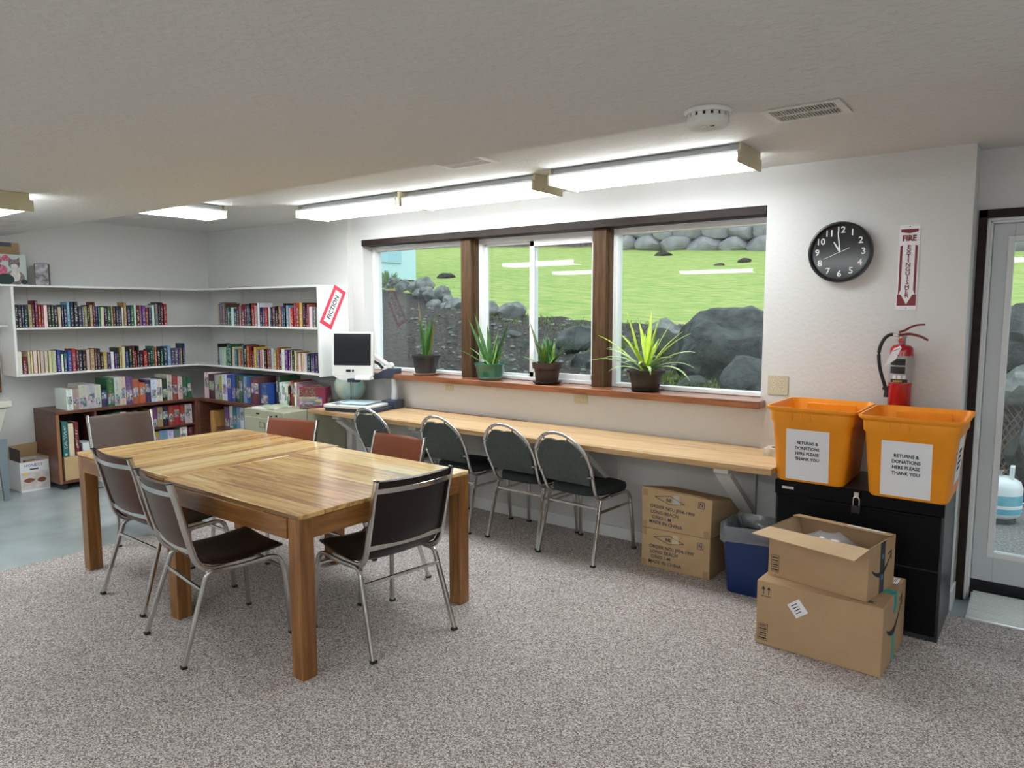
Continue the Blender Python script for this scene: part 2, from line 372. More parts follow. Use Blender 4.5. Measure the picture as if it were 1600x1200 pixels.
window('window_1', OX0 + .001, -3.906); window('window_2', -3.799, -2.666, True); window('window_3', -2.557, OX1 - .001)

# door at the far right
d = thing('door_1', kind='structure')
m_door = mat('pale_grey_door_paint', (0.62, 0.655, 0.67), 0.4)
MB().box(DX0, DX0 + .022, 4.70, 4.84, 0.0, DZ).box(DX1 - .022, DX1, 4.70, 4.84, 0, DZ).box(DX0, DX1, 4.70, 4.84, DZ - .022, DZ).box(DX0, DX0 + .012, 4.655, 4.70, 0.0, DZ).box(DX0, DX1, 4.655, 4.70, DZ - .012, DZ).build('door_frame', m_white, d, bevel=0.003)
dz0 = 0.105; gx0, gx1, gz0, gz1 = -0.213, 0.48, 0.275, 1.985
MB().box(DX0 + .024, gx0, 4.73, 4.775, dz0, DZ - .024).box(gx1, DX1 - .024, 4.73, 4.775, dz0, DZ - .024).box(gx0, gx1, 4.73, 4.775, dz0, gz0).box(gx0, gx1, 4.73, 4.775, gz1, DZ - .024).build('door_panel', m_door, d, bevel=0.002)
MB().box(gx0 - .03, gx0, 4.724, 4.73, gz0 - .03, gz1 + .03).box(gx1, gx1 + .03, 4.724, 4.73, gz0 - .03, gz1 + .03).box(gx0, gx1, 4.724, 4.73, gz0 - .03, gz0).box(gx0, gx1, 4.724, 4.73, gz1, gz1 + .03).build('glazing_bead', m_white, d, bevel=0.002)
MB().box(gx0, gx1, 4.75, 4.756, gz0, gz1).build('pane', m_glass, d)
MB().box(DX0 + .022, DX1 - .022, 4.70, 4.80, 0.0, 0.06).box(DX0 + .022, DX1 - .022, 4.735, 4.77, 0.06, dz0).build('threshold', m_black, d)
MB().lathe([(0.012, 0), (0.012, .04), (0.028, .045), (0.03, .07), (0.02, .085)], 16, T=Matrix.Translation((0.53, 4.73, 1.0)) @ Matrix.Rotation(R(90), 4, 'X')).build('door_knob', m_chrome, d, smooth=40)
struct('trim_5', MB().box(-0.376, DX0 - .001, 4.635, 4.65, 0.0, 2.15).box(-0.376, 0.68, 4.635, 4.65, DZ + .001, 2.15).box(DX1 + .001, .68, 4.635, 4.65, 0, 2.15), m_dark, bevel=0.002)
rp_ = MB().hexa([(-0.30, 4.355, 0.0), (0.62, 4.355, 0.0), (0.60, 4.655, 0.0), (-0.29, 4.655, 0.0)], [(-0.30, 4.355, 0.008), (0.62, 4.355, 0.008), (0.60, 4.655, 0.062), (-0.29, 4.655, 0.062)])
for i in range(14):
    y = 4.372 + i * .019; z = .008 + (y - 4.355) * .18
    rp_.box(-0.298, 0.60, y, y + .007, z, z + .0045)
tag(rp_.build('threshold_ramp', mat('ribbed_aluminium', (0.78, 0.80, 0.80), 0.35, 0.6), bevel=0.0), 'ribbed silver metal ramp plate lying in front of the glazed door', 'ramp')

# ------------------------------------------------------------ garden outside the windows
from mathutils import noise
m_lawn = mat('lawn_grass', (0.50, 0.54, 0.19), 0.9, col2=(0.24, 0.40, 0.10), vscale=3.2, stretch=(1, 2.6, 1), spec=0.1, bump=1.0, bscale=14, bdist=0.06)
m_bank = mat('bark_mulch', (0.115, 0.100, 0.092), 0.95, col2=(0.022, 0.020, 0.019), vscale=26, spec=0.2, bump=1.0, bscale=30, bdist=0.04)
m_grav = mat('pea_gravel', (0.34, 0.34, 0.33), 0.9, col2=(0.12, 0.12, 0.12), vscale=55, bump=0.8, bscale=60, bdist=0.02)
m_rock = mat('dark_mossy_rock', (0.085, 0.100, 0.098), 0.7, col2=(0.012, 0.017, 0.016), vscale=7, spec=0.6, bump=0.8, bscale=16, bdist=0.03)
m_rock2 = mat('grey_boulder', (0.30, 0.31, 0.30), 0.85, col2=(0.12, 0.13, 0.125), vscale=9, bump=0.7, bscale=18, bdist=0.02)
m_rock3 = mat('pinkish_wall_stone', (0.36, 0.34, 0.36), 0.85, col2=(0.16, 0.16, 0.18), vscale=1.6, bump=0.7, bscale=4, bdist=0.05)
def interp(v, tb):
    for (a, fa), (b, fb) in zip(tb[:-1], tb[1:]):
        if v <= b: return fa + (fb - fa) * max(0, v - a) / (b - a)
    return tb[-1][1]
def sst(a, b, v): q = min(1, max(0, (v - a) / (b - a))); return q * q * (3 - 2 * q)
def gh(x, y):
    z = interp(y, [(4.6, .80), (5.5, .83), (6.4, .90), (8, 1.22), (9, 1.29), (22, 3.03), (50, 6.8)]) + .05 * max(-x, -4)
    z += .05 * noise.noise(Vector((x * .9, y * .9, 0))) * sst(5, 7, y)
    yard = .0 + 0.0 * y
    k = sst(-1.55, -1.0, x) * (1 - sst(7.0, 8.3, y))
    return z * (1 - k) + yard * k
def lawn_edge(x): return (8.35 if x > -6 else 8.35 + .42 * (-x - 6)) + .18 * noise.noise(Vector((x * 1.7, 3, 0)))
def ground(name, xs, ys, keep, m):
    vs = [(x, y, gh(x, y) + (.03 * noise.noise(Vector((x * 6, y * 6, 1))) if name == 'planting_bank' else 0)) for y in ys for x in xs]; nx = len(xs); fs = []
    for j in range(len(ys) - 1):
        for i in range(nx - 1):
            if keep((xs[i] + xs[i + 1]) / 2, (ys[j] + ys[j + 1]) / 2): a = j * nx + i; fs.append((a, a + 1, a + nx + 1, a + nx))
    used = sorted({i for f in fs for i in f}); mp = {u: k for k, u in enumerate(used)}
    return tag(MB().add([vs[u] for u in used], [[mp[i] for i in f] for f in fs]).build(name, m, smooth=60), kind='structure')
fr = lambda a, b, s: [a + s * i for i in range(int((b - a) / s) + 1)]
xs = fr(-60, -16, 2.0) + fr(-15, 3, .15) + [4, 6, 9, 14]; ys = fr(4.87, 10.5, .12) + fr(10.8, 14, .3) + fr(14.5, 24, 1) + fr(26, 50, 4)
ground('lawn', xs, ys, lambda x, y: y > lawn_edge(x), m_lawn)
ground('planting_bank', xs, ys, lambda x, y: y <= lawn_edge(x) and not (x > -1.25 and y < 7.2), m_bank)
ground('gravel_yard', xs, ys, lambda x, y: y <= lawn_edge(x) and (x > -1.25 and y < 7.2), m_grav)

def rock_mesh(rx, ry, rz, seed, sub=3, rough=.28, boxy=False):
    bm = bmesh.new(); bmesh.ops.create_icosphere(bm, subdivisions=sub, radius=1)
    rr = random.Random(seed); o = Vector((rr.uniform(0, 90), rr.uniform(0, 90), rr.uniform(0, 90)))
    pl_ = []
    for _ in range(7):
        v = Vector((rr.uniform(-1, 1), rr.uniform(-1, 1), rr.uniform(-.6, 1))).normalized(); pl_.append((v, rr.uniform(.68, .92)))
    for v in bm.verts:
        p = v.co.normalized(); q = 1 + rough * noise.noise(p * 1.6 + o) + rough * .35 * noise.noise(p * 4.5 + o)
        p = p * q
        if boxy: p = p * (.45 + .55 / max(abs(p.x), abs(p.y), abs(p.z)) * .86)
        for n_, d_ in pl_:
            e = p.dot(n_) - d_
            if e > 0: p = p - n_ * e * .85
        v.co = Vector((p.x * rx, p.y * ry, p.z * rz))
    return bm
def rock(name, x, y, z, rx, ry, rz, m, seed, label, cat, group, sub=3, rough=.28, rot=None):
    bm = rock_mesh(rx, ry, rz, seed, sub, rough, name == 'wall_stone'); me = bpy.data.meshes.new(name); bm.to_mesh(me); bm.free(); me.materials.append(m)
    me.polygons.foreach_set('use_smooth', [True] * len(me.polygons))
    try: me.set_sharp_from_angle(angle=R(28))
    except Exception: pass
    o = bpy.data.objects.new(name, me); C.objects.link(o); o.location = (x, y, z); o.rotation_euler = rot or (0, 0, seed * 1.3)
    return tag(o, label, cat, group)
BG = 'boulders in the planting bank'
rock('boulder', -2.43, 6.55, 1.16, .46, .42, .50, m_rock, 3, 'big dark mossy boulder outside the right window, below the lawn', 'boulder', BG, 4, .30, (0, 0, 0))
rock('boulder', -3.27, 7.0, 1.33, .24, .22, .20, m_rock2, 5, 'grey boulder behind the yellow-striped plant, at the lawn edge', 'boulder', BG)
rock('boulder', -2.02, 5.95, .98, .25, .22, .26, m_rock, 7, 'dark rock at the lower right corner of the right window', 'boulder', BG)
rock('boulder', -2.52, 5.95, .93, .17, .15, .13, m_rock, 8, 'low dark rock in front of the big mossy boulder', 'boulder', BG)
rock('boulder', -3.30, 6.35, 1.08, .20, .18, .15, m_rock, 9, 'dark rock beside the pot of the yellow-striped plant', 'boulder', BG)
rock('boulder', -6.05, 8.0, 1.60, .23, .20, .17, m_rock2, 11, 'rounded grey boulder in the middle window, on the lawn edge', 'boulder', BG)
rock('boulder', -6.52, 8.1, 1.62, .16, .15, .14, m_rock2, 12, 'smaller grey boulder left of the rounded one, at the middle window frame', 'boulder', BG)
rock('boulder', -4.22, 6.8, 1.25, .32, .22, .20, m_rock, 13, 'dark rock low in the middle window, under the lawn edge', 'boulder', BG)
rock('boulder', -4.45, 6.6, 1.12, .17, .15, .14, m_rock, 14, 'dark rock just above the bushy plant in the middle window', 'boulder', BG)
rock('boulder', -3.72, 6.2, 1.07, .20, .17, .16, m_rock, 15, 'dark rock beside the right post of the middle window', 'boulder', BG)
rock('boulder', -5.42, 7.2, 1.24, .15, .12, .14, m_rock, 16, 'dark blueish rock behind the broad-leaved plant', 'boulder', BG)
rock('boulder', -4.95, 6.8, 1.15, .11, .11, .14, m_rock, 17, 'small upright dark rock left of the bushy plant', 'boulder', BG)
for i, (x, y, z, w, d) in enumerate([(-10.98, 10.5, 2.20, .21, 'below the blue house, farthest left'), (-10.19, 10.0, 2.10, .25, 'below the blue house corner'), (-9.96, 10.0, 2.05, .22, 'by the house corner'), (-9.46, 9.8, 2.08, .33, 'largest and roundest'), (-9.30, 9.5, 1.90, .22, 'below the largest rounded one'),
        (-8.75, 9.2, 1.86, .26, 'above the plant tips'), (-8.48, 9.2, 1.90, .30, 'right of the middle of the row'), (-8.26, 8.8, 1.70, .22, 'lowest of the row, over the dark mulch'), (-7.74, 8.5, 1.66, .20, 'near the left post, low'), (-7.54, 8.5, 1.70, .26, 'beside the left post'), (-11.25, 10.6, 2.08, .22, 'at the left window frame'), (-7.05, 8.0, 1.50, .20, 'hidden partly by the left post'),
        (-10.6, 10.3, 2.06, .2, 'between two others'), (-8.05, 8.9, 1.78, .2, 'behind the lowest'), (-9.05, 9.4, 1.96, .2, 'small, near the middle')]):
    rock('border_rock', x, y, z, w * .62, w * .55, w * .45, m_rock2, 30 + i, 'pale border rock at the left window, ' + d, 'rock', 'pale rocks bordering the lawn')
rock('boulder', -.15, 7.7, 1.35, .42, .30, .34, m_rock, 51, 'dark boulder seen through the door glass, under the lawn', 'boulder', BG, rough=.35)
rock('boulder', -.12, 7.5, .95, .34, .28, .20, m_rock2, 52, 'grey rock seen through the door glass, under the dark boulder', 'boulder', BG)
for i, (x, y, r_, d) in enumerate([(-9.5, 20, .30, 'beside the far stone wall'), (-6.35, 18, .18, 'at the right of the right window'), (-6.6, 17, .14, 'low and flat, in the right window'), (-11.8, 13, .24, 'in the left window above the pale rocks')]):
    rock('molehill', x, y, gh(x, y) + .01, r_, r_, r_ * .45, m_bank, 60 + i, 'dark molehill on the lawn, ' + d, 'molehill', 'molehills on the lawn')
# far retaining wall of big stones
rw = random.Random(21); zb = 3.02
for row_ in range(4):
    x = -12.3 + (.4 if row_ % 2 else 0); k = 0
    while x < 1.0:
        w = rw.uniform(.7, 1.3); k += 1
        z = zb + .05 * (-x) + .20 + row_ * .44
        rock('wall_stone', x + w / 2, 22.3 + row_ * .12, z + rw.uniform(-.05, .05), w * .62, .42, .33, m_rock3, 100 + row_ * 30 + k, 'stone of the far retaining wall, %s from the left in the %s course' % (ordinal(k), ('lowest', 'second', 'third', 'top')[row_]), 'stone', 'stones of the far retaining wall', 3, .14, (0, rw.uniform(-.2, .2), rw.uniform(-.15, .15)))
        x += w
tag(MB().hexa([(-12.6, 22.7, 3.0), (2.2, 22.7, 3.0), (2.2, 24, 3.0), (-12.6, 24, 3.0)], [(-12.6, 22.9, 5.6), (2.2, 22.9, 4.7), (2.2, 24, 4.7), (-12.6, 24, 5.6)]).build('earth_bank', m_bank), kind='structure')
# heather hedge
hb = MB(); rh = random.Random(4)
for i in range(1500):
    x = rh.uniform(-24, -12.2); y = 24 + rh.uniform(-.5, .6); z = gh(x, y) + rh.uniform(0, 1.0); a = rh.uniform(0, 6.28); s_ = rh.uniform(.08, .2)
    hb.add([(x, y, z), (x + s_ * math.cos(a), y + s_ * math.sin(a), z + .1), (x + s_ * .3 * math.cos(a + 1), y - .1, z + s_ * 1.4)], [(0, 1, 2)])
hb.box(-24, -12.3, 23.9, 24.8, 3.3, 4.7)
tag(hb.build('heather_hedge', mat('purple_brown_heather', (.34, .22, .30), .9, col2=(.10, .06, .06), vscale=9)), 'purple brown heather hedge along the top of the lawn, seen through the middle window', 'hedge', kind='stuff')
# loose stones and weeds on the bank
ls = MB(); rs_ = random.Random(8)
for i in range(420):
    y = rs_.uniform(5.0, 8.4); x = -y * rs_.uniform(.30, 1.0); r_ = rs_.uniform(.008, .035); z = gh(x, y) + .01
    ls.lathe([(r_ * .7, -r_ * .5), (r_, 0), (r_ * .5, r_ * .6)], 5, (x, y, z), T=None)
tag(ls.build('loose_stones', m_rock2), 'small loose grey stones scattered over the dark mulch bank', 'stones', kind='stuff')
wd = MB()
for i in range(2600):
    c = rs_.choice([(-2.6, 6.0, .5), (-3.6, 6.9, .6), (-3.9, 6.9, .4), (-5.6, 7.9, .5), (-2.9, 7.7, .8), (-4.6, 7.9, .9), (-2.3, 5.7, .4), (-6.6, 8.1, .6), (-2.9, 6.1, .3)])
    x = c[0] + rs_.gauss(0, c[2] * .5); y = c[1] + rs_.gauss(0, c[2] * .35)
    if y < 5: continue
    z = gh(x, y) - .01; a = rs_.uniform(0, 6.28); h = rs_.uniform(.02, .07)
    wd.add([(x - .008, y, z), (x + .008, y, z), (x + .04 * math.cos(a), y + .04 * math.sin(a), z + h)], [(0, 1, 2)])
tag(wd.build('low_weeds', mat('moss_green', (.24, .30, .07), .9, col2=(.07, .12, .03), vscale=8)), 'low green moss and weeds growing between the dark rocks', 'weeds', kind='stuff')
# blue house
t = thing('blue_house', 'pale blue wooden house corner seen through the left window', 'house', (-13.6, 10.4, 2.25))
m_lb = mat('pale_blue_siding', (.42, .66, .80), .6); m_lt = mat('pale_blue_trim', (.60, .82, .92), .6)
MB().box(-2.5, 1.75, -1.6, 1.6, .05, 4.5).build('wall', m_lt, t)
MB().box(1.751, 1.79, -1.5, 1.12, .40, 4.0).build('blue_panel', m_lb, t, bevel=.01)
MB().box(-2.5, 1.72, -1.55, 1.57, -.8, .049).build('foundation', m_rock, t)
MB().prism([(-2.7, -1.9), (1.95, -1.9), (1.95, 1.9), (-2.7, 1.9)], 4.5, 4.7).build('roof', m_dark, t)
sh = MB()
for i in range(260):
    a = rs_.uniform(0, 6.28); e_ = rs_.uniform(.2, 1.4); L = rs_.uniform(.15, .38); sh.add([(0, 0, 0), (L * .6 * math.cos(a) * math.cos(e_) + .02, L * .6 * math.sin(a) * math.cos(e_), L * .8 * math.sin(e_)), (L * math.cos(a) * math.cos(e_), L * math.sin(a) * math.cos(e_), L * math.sin(e_))], [(0, 1, 2)])
tag(sh.build('pale_shrub', mat('pale_shrub_green', (.34, .46, .20), .9, col2=(.18, .3, .12), vscale=6), loc=(-11.45, 10.75, 2.12)), 'pale green shrub in front of the blue house', 'shrub')
# propane tank and wire netting by the door
t = thing('propane_tank', 'white and blue propane tank on the gravel, seen through the door glass', 'propane tank', (-.29, 6.6, 0))
m_pt = mat('tank_white', (.78, .84, .86), .3)
MB().lathe([(.12, .0), (.12, .035), (.10, .036)], 28, capt=False).build('foot_ring', m_rock, t, smooth=40)
MB().lathe([(.10, .03), (.145, .06), (.155, .10), (.155, .27), (.14, .315), (.09, .345), (.03, .355)], 32).build('tank_body', m_pt, t, smooth=50)
MB().lathe([(.1558, .085), (.1558, .225)], 32, capb=False, capt=False).build('printed_band', mat('tank_blue', (.06, .36, .52), .4, col2=(.30, .62, .72), vscale=5), t, smooth=60)
MB().lathe([(.155 + .0012, .125), (.1562, .15)], 32, capb=False, capt=False).build('printed_line', m_paper, t, smooth=60)
MB().sweep([(.075, -.05, .34), (.078, -.05, .43), (.078, .05, .43), (.075, .05, .34)], rrect(.012, .03, .003, 2), up=(1, 0, 0)).sweep([(-.075, -.05, .34), (-.078, -.05, .43), (-.078, .05, .43), (-.075, .05, .34)], rrect(.012, .03, .003, 2), up=(1, 0, 0)).build('collar', m_pt, t, smooth=40)
MB().lathe([(.02, .355), (.02, .39), (.035, .392), (.035, .405)], 14).build('valve', m_chrome, t, smooth=40)
wn_ = MB()
for i in range(-14, 30):
    for s_ in (-1, 1):
        pts = []
        for k in (0, 1): u = k * 1.0; pts.append((i * .05 + s_ * u * .62, 7.15 + .22 * u, u * .98))
        p0, p1 = pts
        cl = lambda p: (max(-.55, min(.75, p[0])), p[1], p[2])
        # clip to the panel
        def at_(q): return tuple(p0[j] + (p1[j] - p0[j]) * q for j in range(3))
        ts = [q / 20 for q in range(21) if -.55 <= at_(q / 20)[0] <= .75]
        if len(ts) > 1: wn_.tube([at_(ts[0]), at_(ts[-1])], .006, 4)
t = thing('wire_netting', 'rusty wire netting panel leaning on rocks behind the propane tank', 'netting', (0, 0, 0))
wn_.build('wire_mesh', mat('rusty_wire', (.16, .11, .09), .7), t)
MB().tube([(-.55, 7.15, 0), (.75, 7.15, 0), (.75, 7.37, .98), (-.55, 7.37, .98)], .008, 6, closed=True).build('edge_wire', MATS['rusty_wire'], t)
rock('boulder', .1, 7.75, .42, .75, .30, .55, m_rock, 71, 'dark rock face behind the wire netting', 'boulder', BG)

# ------------------------------------------------------------ ceiling lights, vents, detector
m_diff = mat('lit_diffuser', (0.93, 0.98, 1.0), 0.4, emit=LAMP)
m_fix = mat('fixture_grey_metal', (0.55, 0.56, 0.56), 0.5)
m_cap = mat('almond_end_cap', (0.60, 0.55, 0.38), 0.5)
def ceiling_light(loc, rz, label, zc):
    L, w = 1.17, 0.34
    t = thing('ceiling_light', label, 'ceiling light', (loc[0], loc[1], zc), rz, 'fluorescent ceiling fixtures')
    MB().box(-L / 2 + .01, L / 2 - .01, -w / 2 + .05, w / 2 - .05, -.035, -.001).box(-L / 2 + .01, L / 2 - .01, -w / 2 + .012, w / 2 - .012, -.055, -.035).build('housing', m_fix, t, bevel=0.003)
    for s_ in (-1, 1):
        x = s_ * (L / 2 - .006)
        c = MB().prism([(-w / 2, -.102), (w / 2, -.102), (w / 2, -.04), (w / 2 - .02, -.04), (w / 2 - .02, -.001), (-w / 2 + .02, -.001), (-w / 2 + .02, -.04), (-w / 2, -.04)], -.006, .006,
                   T=Matrix.Translation((x, 0, 0)) @ Matrix(((0, 0, 1, 0), (1, 0, 0, 0), (0, 1, 0, 0), (0, 0, 0, 1)))).build('end_cap', m_cap, t, bevel=0.002)
    pr = []
    for i in range(9):
        u = -1 + 2 * i / 8; pr.append((u * (w / 2 - .006), -.096 if abs(u) < .9 else -.062))
    pr = [(-w / 2 + .006, -.056), (-w / 2 + .006, -.08), (-w / 2 + .02, -.094), (w / 2 - .02, -.094), (w / 2 - .006, -.08), (w / 2 - .006, -.056)]
    MB().prism(pr, -L / 2 + .013, L / 2 - .013, T=Matrix(((0, 0, 1, 0), (1, 0, 0, 0), (0, 1, 0, 0), (0, 0, 0, 1)))).build('diffuser', m_diff, t, bevel=0.002)
    return t
ceiling_light((-1.92, 3.83), 0, 'fluorescent ceiling fixture nearest the clock wall, right end of the window row', HI)
ceiling_light((-3.245, 3.90), 0, 'fluorescent ceiling fixture over the window row, middle of the three', HI)
ceiling_light((-4.42, 3.86), 0, 'fluorescent ceiling fixture over the window row, farthest from the clock', HI)
ceiling_light((-5.63, 2.79), R(90), 'fluorescent fixture half hidden behind the lower ceiling, near the book shelves', HI)
ceiling_light((-5.30, 1.53), 0, 'fluorescent fixture on the lower ceiling, cut by the left picture edge', LO)
for x, y in ((-4.2, -1.6), (-5.9, -0.6), (-2.3, -0.9), (-0.4, -0.9), (1.9, 1.4), (1.9, -0.6), (-1.4, -2.3), (1.9, -2.3)):  # fill fixtures added out of view to brighten the room
    ceiling_light((x, y), 0, 'added unseen fill light on the lower ceiling behind the viewer', LO)

m_vent = mat('vent_white_metal', (0.72, 0.70, 0.66), 0.5); m_vdark = mat('vent_dark_gap', (0.02, 0.02, 0.02), 0.9)
def vent(x0, x1, y0, y1, z, label, along='x'):
    t = thing('ceiling_vent', label, 'vent', ((x0 + x1) / 2, (y0 + y1) / 2, z), 0, 'ceiling vents')
    w, h = (x1 - x0) / 2, (y1 - y0) / 2
    MB().box(-w, w, -h, -h + .022, -.008, -.001).box(-w, w, h - .022, h, -.008, -.001).box(-w, -w + .03, -h + .022, h - .022, -.008, -.001).box(w - .03, w, -h + .022, h - .022, -.008, -.001).box(-w + .03, w - .03, -.005, .005, -.009, -.001).build('frame', m_vent, t)
    MB().box(-w + .03, w - .03, -h + .022, h - .022, -.002, -.001).build('duct_opening', m_vdark, t)
    n = int((2 * w - .06) / .012); s = MB()
    for i in range(n):
        x = -w + .03 + (i + .5) * (2 * w - .06) / n
        for a, b in ((-h + .022, -.005), (.005, h - .022)): s.box(x - .0016, x + .0016, a, b, -.0075, -.002)
    s.build('louvres', m_vent, t)
    return t
vent(-1.075, -0.755, 3.17, 3.40, HI, 'metal louvred ceiling vent beside the smoke detector')
vent(-2.96, -2.60, 3.08, 3.32, HI, 'ceiling vent mostly hidden behind the lower ceiling edge, over the middle window')
vent(-7.2, -6.75, 3.05, 3.30, HI, 'ceiling vent in shade beside the fixture near the left wall')
vent(-6.75, -6.35, 2.04, 2.26, LO, 'ceiling vent on the lower ceiling at the left picture edge')
t = thing('smoke_detector', 'round white smoke detector on the lower ceiling edge beside the vent', 'smoke detector', (-0.975, 2.37, LO))
m_det = mat('detector_white', (0.72, 0.71, 0.68), 0.4)
MB().lathe([(0.072, -.014), (0.078, -.006), (0.078, -.001)], 40).build('base', m_det, t, smooth=35)
b_ = MB().lathe([(0.035, -.058), (0.058, -.056), (0.068, -.048), (0.070, -.036), (0.069, -.026)], 40).build('cover', m_det, t, smooth=35)
MB().lathe([(0.062, -.026), (0.062, -.014)], 40).build('grille_gap', m_vdark, t, smooth=35)
g = MB()
for k in range(16):
    a = 2 * PI * k / 16; g.box(.061, .067, -.008, .008, -.0265, -.0135, T=Matrix.Rotation(a, 4, 'Z'))
g.build('grille_rib', m_det, t)
MB().box(-.010, .010, -.035, -.018, -.0605, -.057).build('test_button', m_det, t, bevel=0.001)
MB().box(.020, .024, -.030, -.022, -.0595, -.0565).box(.028, .032, -.030, -.022, -.0595, -.0565).build('indicator', m_ink, t)

# ------------------------------------------------------------ counter under the windows
m_ctr = wood_mat('light_oak_laminate', [(0.42, 0.25, 0.11), (0.58, 0.38, 0.19), (0.66, 0.45, 0.24), (0.72, 0.52, 0.30)], 'x', 0.30, 0.35, grain=1.3)
t = thing('counter', 'long light oak counter running under the windows on white brackets', 'counter', (0, 0, 0))
MB().prism([(-5.13, 3.86), (-1.18, 3.86), (-1.18, 4.428), (-1.437, 4.428), (-1.437, 4.447), (-5.13, 4.447)], 0.733, 0.77).build('worktop', m_ctr, t, bevel=0.004)
m_brk = mat('white_bracket_paint', (0.66, 0.66, 0.64), 0.6)
for x in (-4.86, -3.95, -2.45, -1.485):
    b = MB().box(x - .045, x + .045, 4.41, 4.449, 0.33, 0.732).box(x - .045, x + .045, 3.93, 4.41, 0.694, 0.732)
    b.hexa([(x - .045, 4.405, .35), (x + .045, 4.405, .35), (x + .045, 4.405, .40), (x - .045, 4.405, .40)],
           [(x - .045, 3.96, .694 - .02), (x + .045, 3.96, .694 - .02), (x + .045, 4.0, .693), (x - .045, 4.0, .693)])
    b.build('bracket', m_brk, t, bevel=0.003)
MB().box(-4.5, -3.2, 4.405, 4.440, 0.7705, 0.774).build('edge_strip', m_sill, t, bevel=0.001)

# ------------------------------------------------------------ tables
TC = [(0.42, 0.21, 0.07), (0.70, 0.43, 0.15), (0.80, 0.55, 0.22), (0.87, 0.66, 0.33)]
LC = [(0.19, 0.075, 0.018), (0.28, 0.12, 0.030), (0.36, 0.165, 0.043), (0.44, 0.22, 0.068)]
m_tx = wood_mat('table_boards_crosswise', TC, 'x', 0.14, 0.22, coat=0.5, grain=0.9)
m_ty = wood_mat('table_boards_lengthwise', TC, 'y', 0.12, 0.22, coat=0.5, grain=0.9)
m_tl = wood_mat('table_leg_wood', LC, 'z', 0.3, 0.35, coat=0.15)
m_ta = wood_mat('table_apron_wood', LC, 'x', 0.3, 0.35, coat=0.15); m_tb = wood_mat('table_apron_wood_y', LC, 'y', 0.3, 0.35, coat=0.15)
def table(x0, x1, y0, y1, mt, label):
    t = thing('square_table', label, 'table', ((x0 + x1) / 2, (y0 + y1) / 2, 0), group='square wooden tables pushed together')
    w, h = (x1 - x0) / 2, (y1 - y0) / 2; Z = .745; q = .078
    MB().box(-w, w, -h, h, Z - .022, Z).build('tabletop', mt, t, bevel=0.004)
    for sx in (-1, 1):
        for sy in (-1, 1):
            cx, cy = sx * (w - q / 2 - .001), sy * (h - q / 2 - .001)
            MB().box(cx - q / 2, cx + q / 2, cy - q / 2, cy + q / 2, 0, Z - .0225).build('leg', m_tl, t, bevel=0.004)
    for sy in (-1, 1): MB().box(-w + q + .001, w - q - .001, sy * (h - .005) - .012, sy * (h - .005) + .005 - .001 * sy, Z - .115, Z - .0225).build('apron', m_ta, t, bevel=0.002)
    for sx in (-1, 1): MB().box(sx * (w - .016) - .012, sx * (w - .016) + .012, -h + q + .001, h - q - .001, Z - .115, Z - .0225).build('apron', m_tb, t, bevel=0.002)
    return t
table(-3.665, -2.535, 1.84, 2.955, m_tx, 'square wooden table nearer the viewer, its boards running crosswise, on thick legs')
table(-4.80, -3.672, 1.88, 2.995, m_ty, 'square wooden table farther from the viewer, pushed against the other one, near the bookshelves')

# ------------------------------------------------------------ brown vinyl chairs (local +y is the way the sitter faces)
def vinyl(name, c): return mat(name, c, 0.34, spec=.35, var=0.10, vscale=7, bump=0.15, bscale=220, bdist=0.0006)
v_dk = vinyl('dark_brown_vinyl', (0.030, 0.013, 0.010)); v_tan = vinyl('russet_vinyl', (0.25, 0.062, 0.020)); v_sheen = vinyl('brown_vinyl_grey_sheen', (0.095, 0.064, 0.050))  # the greyer brown has a reflected sheen mixed into its colour
v_back = vinyl('brown_back_vinyl', (0.085, 0.040, 0.028)); v_seat = vinyl('seat_vinyl', (0.014, 0.006, 0.006))
SQ = rrect(.022, .022, .006, 2)
def chair_curve():
    """shell profile in the y,z plane from seat front, round the hip, to top of back"""
    p = [(.25, .452), (.20, .446), (.12, .436), (.04, .430), (-.04, .430), (-.10, .437), (-.145, .458), (-.175, .50), (-.195, .56), (-.215, .64), (-.24, .74), (-.262, .825), (-.268, .845)]
    return p
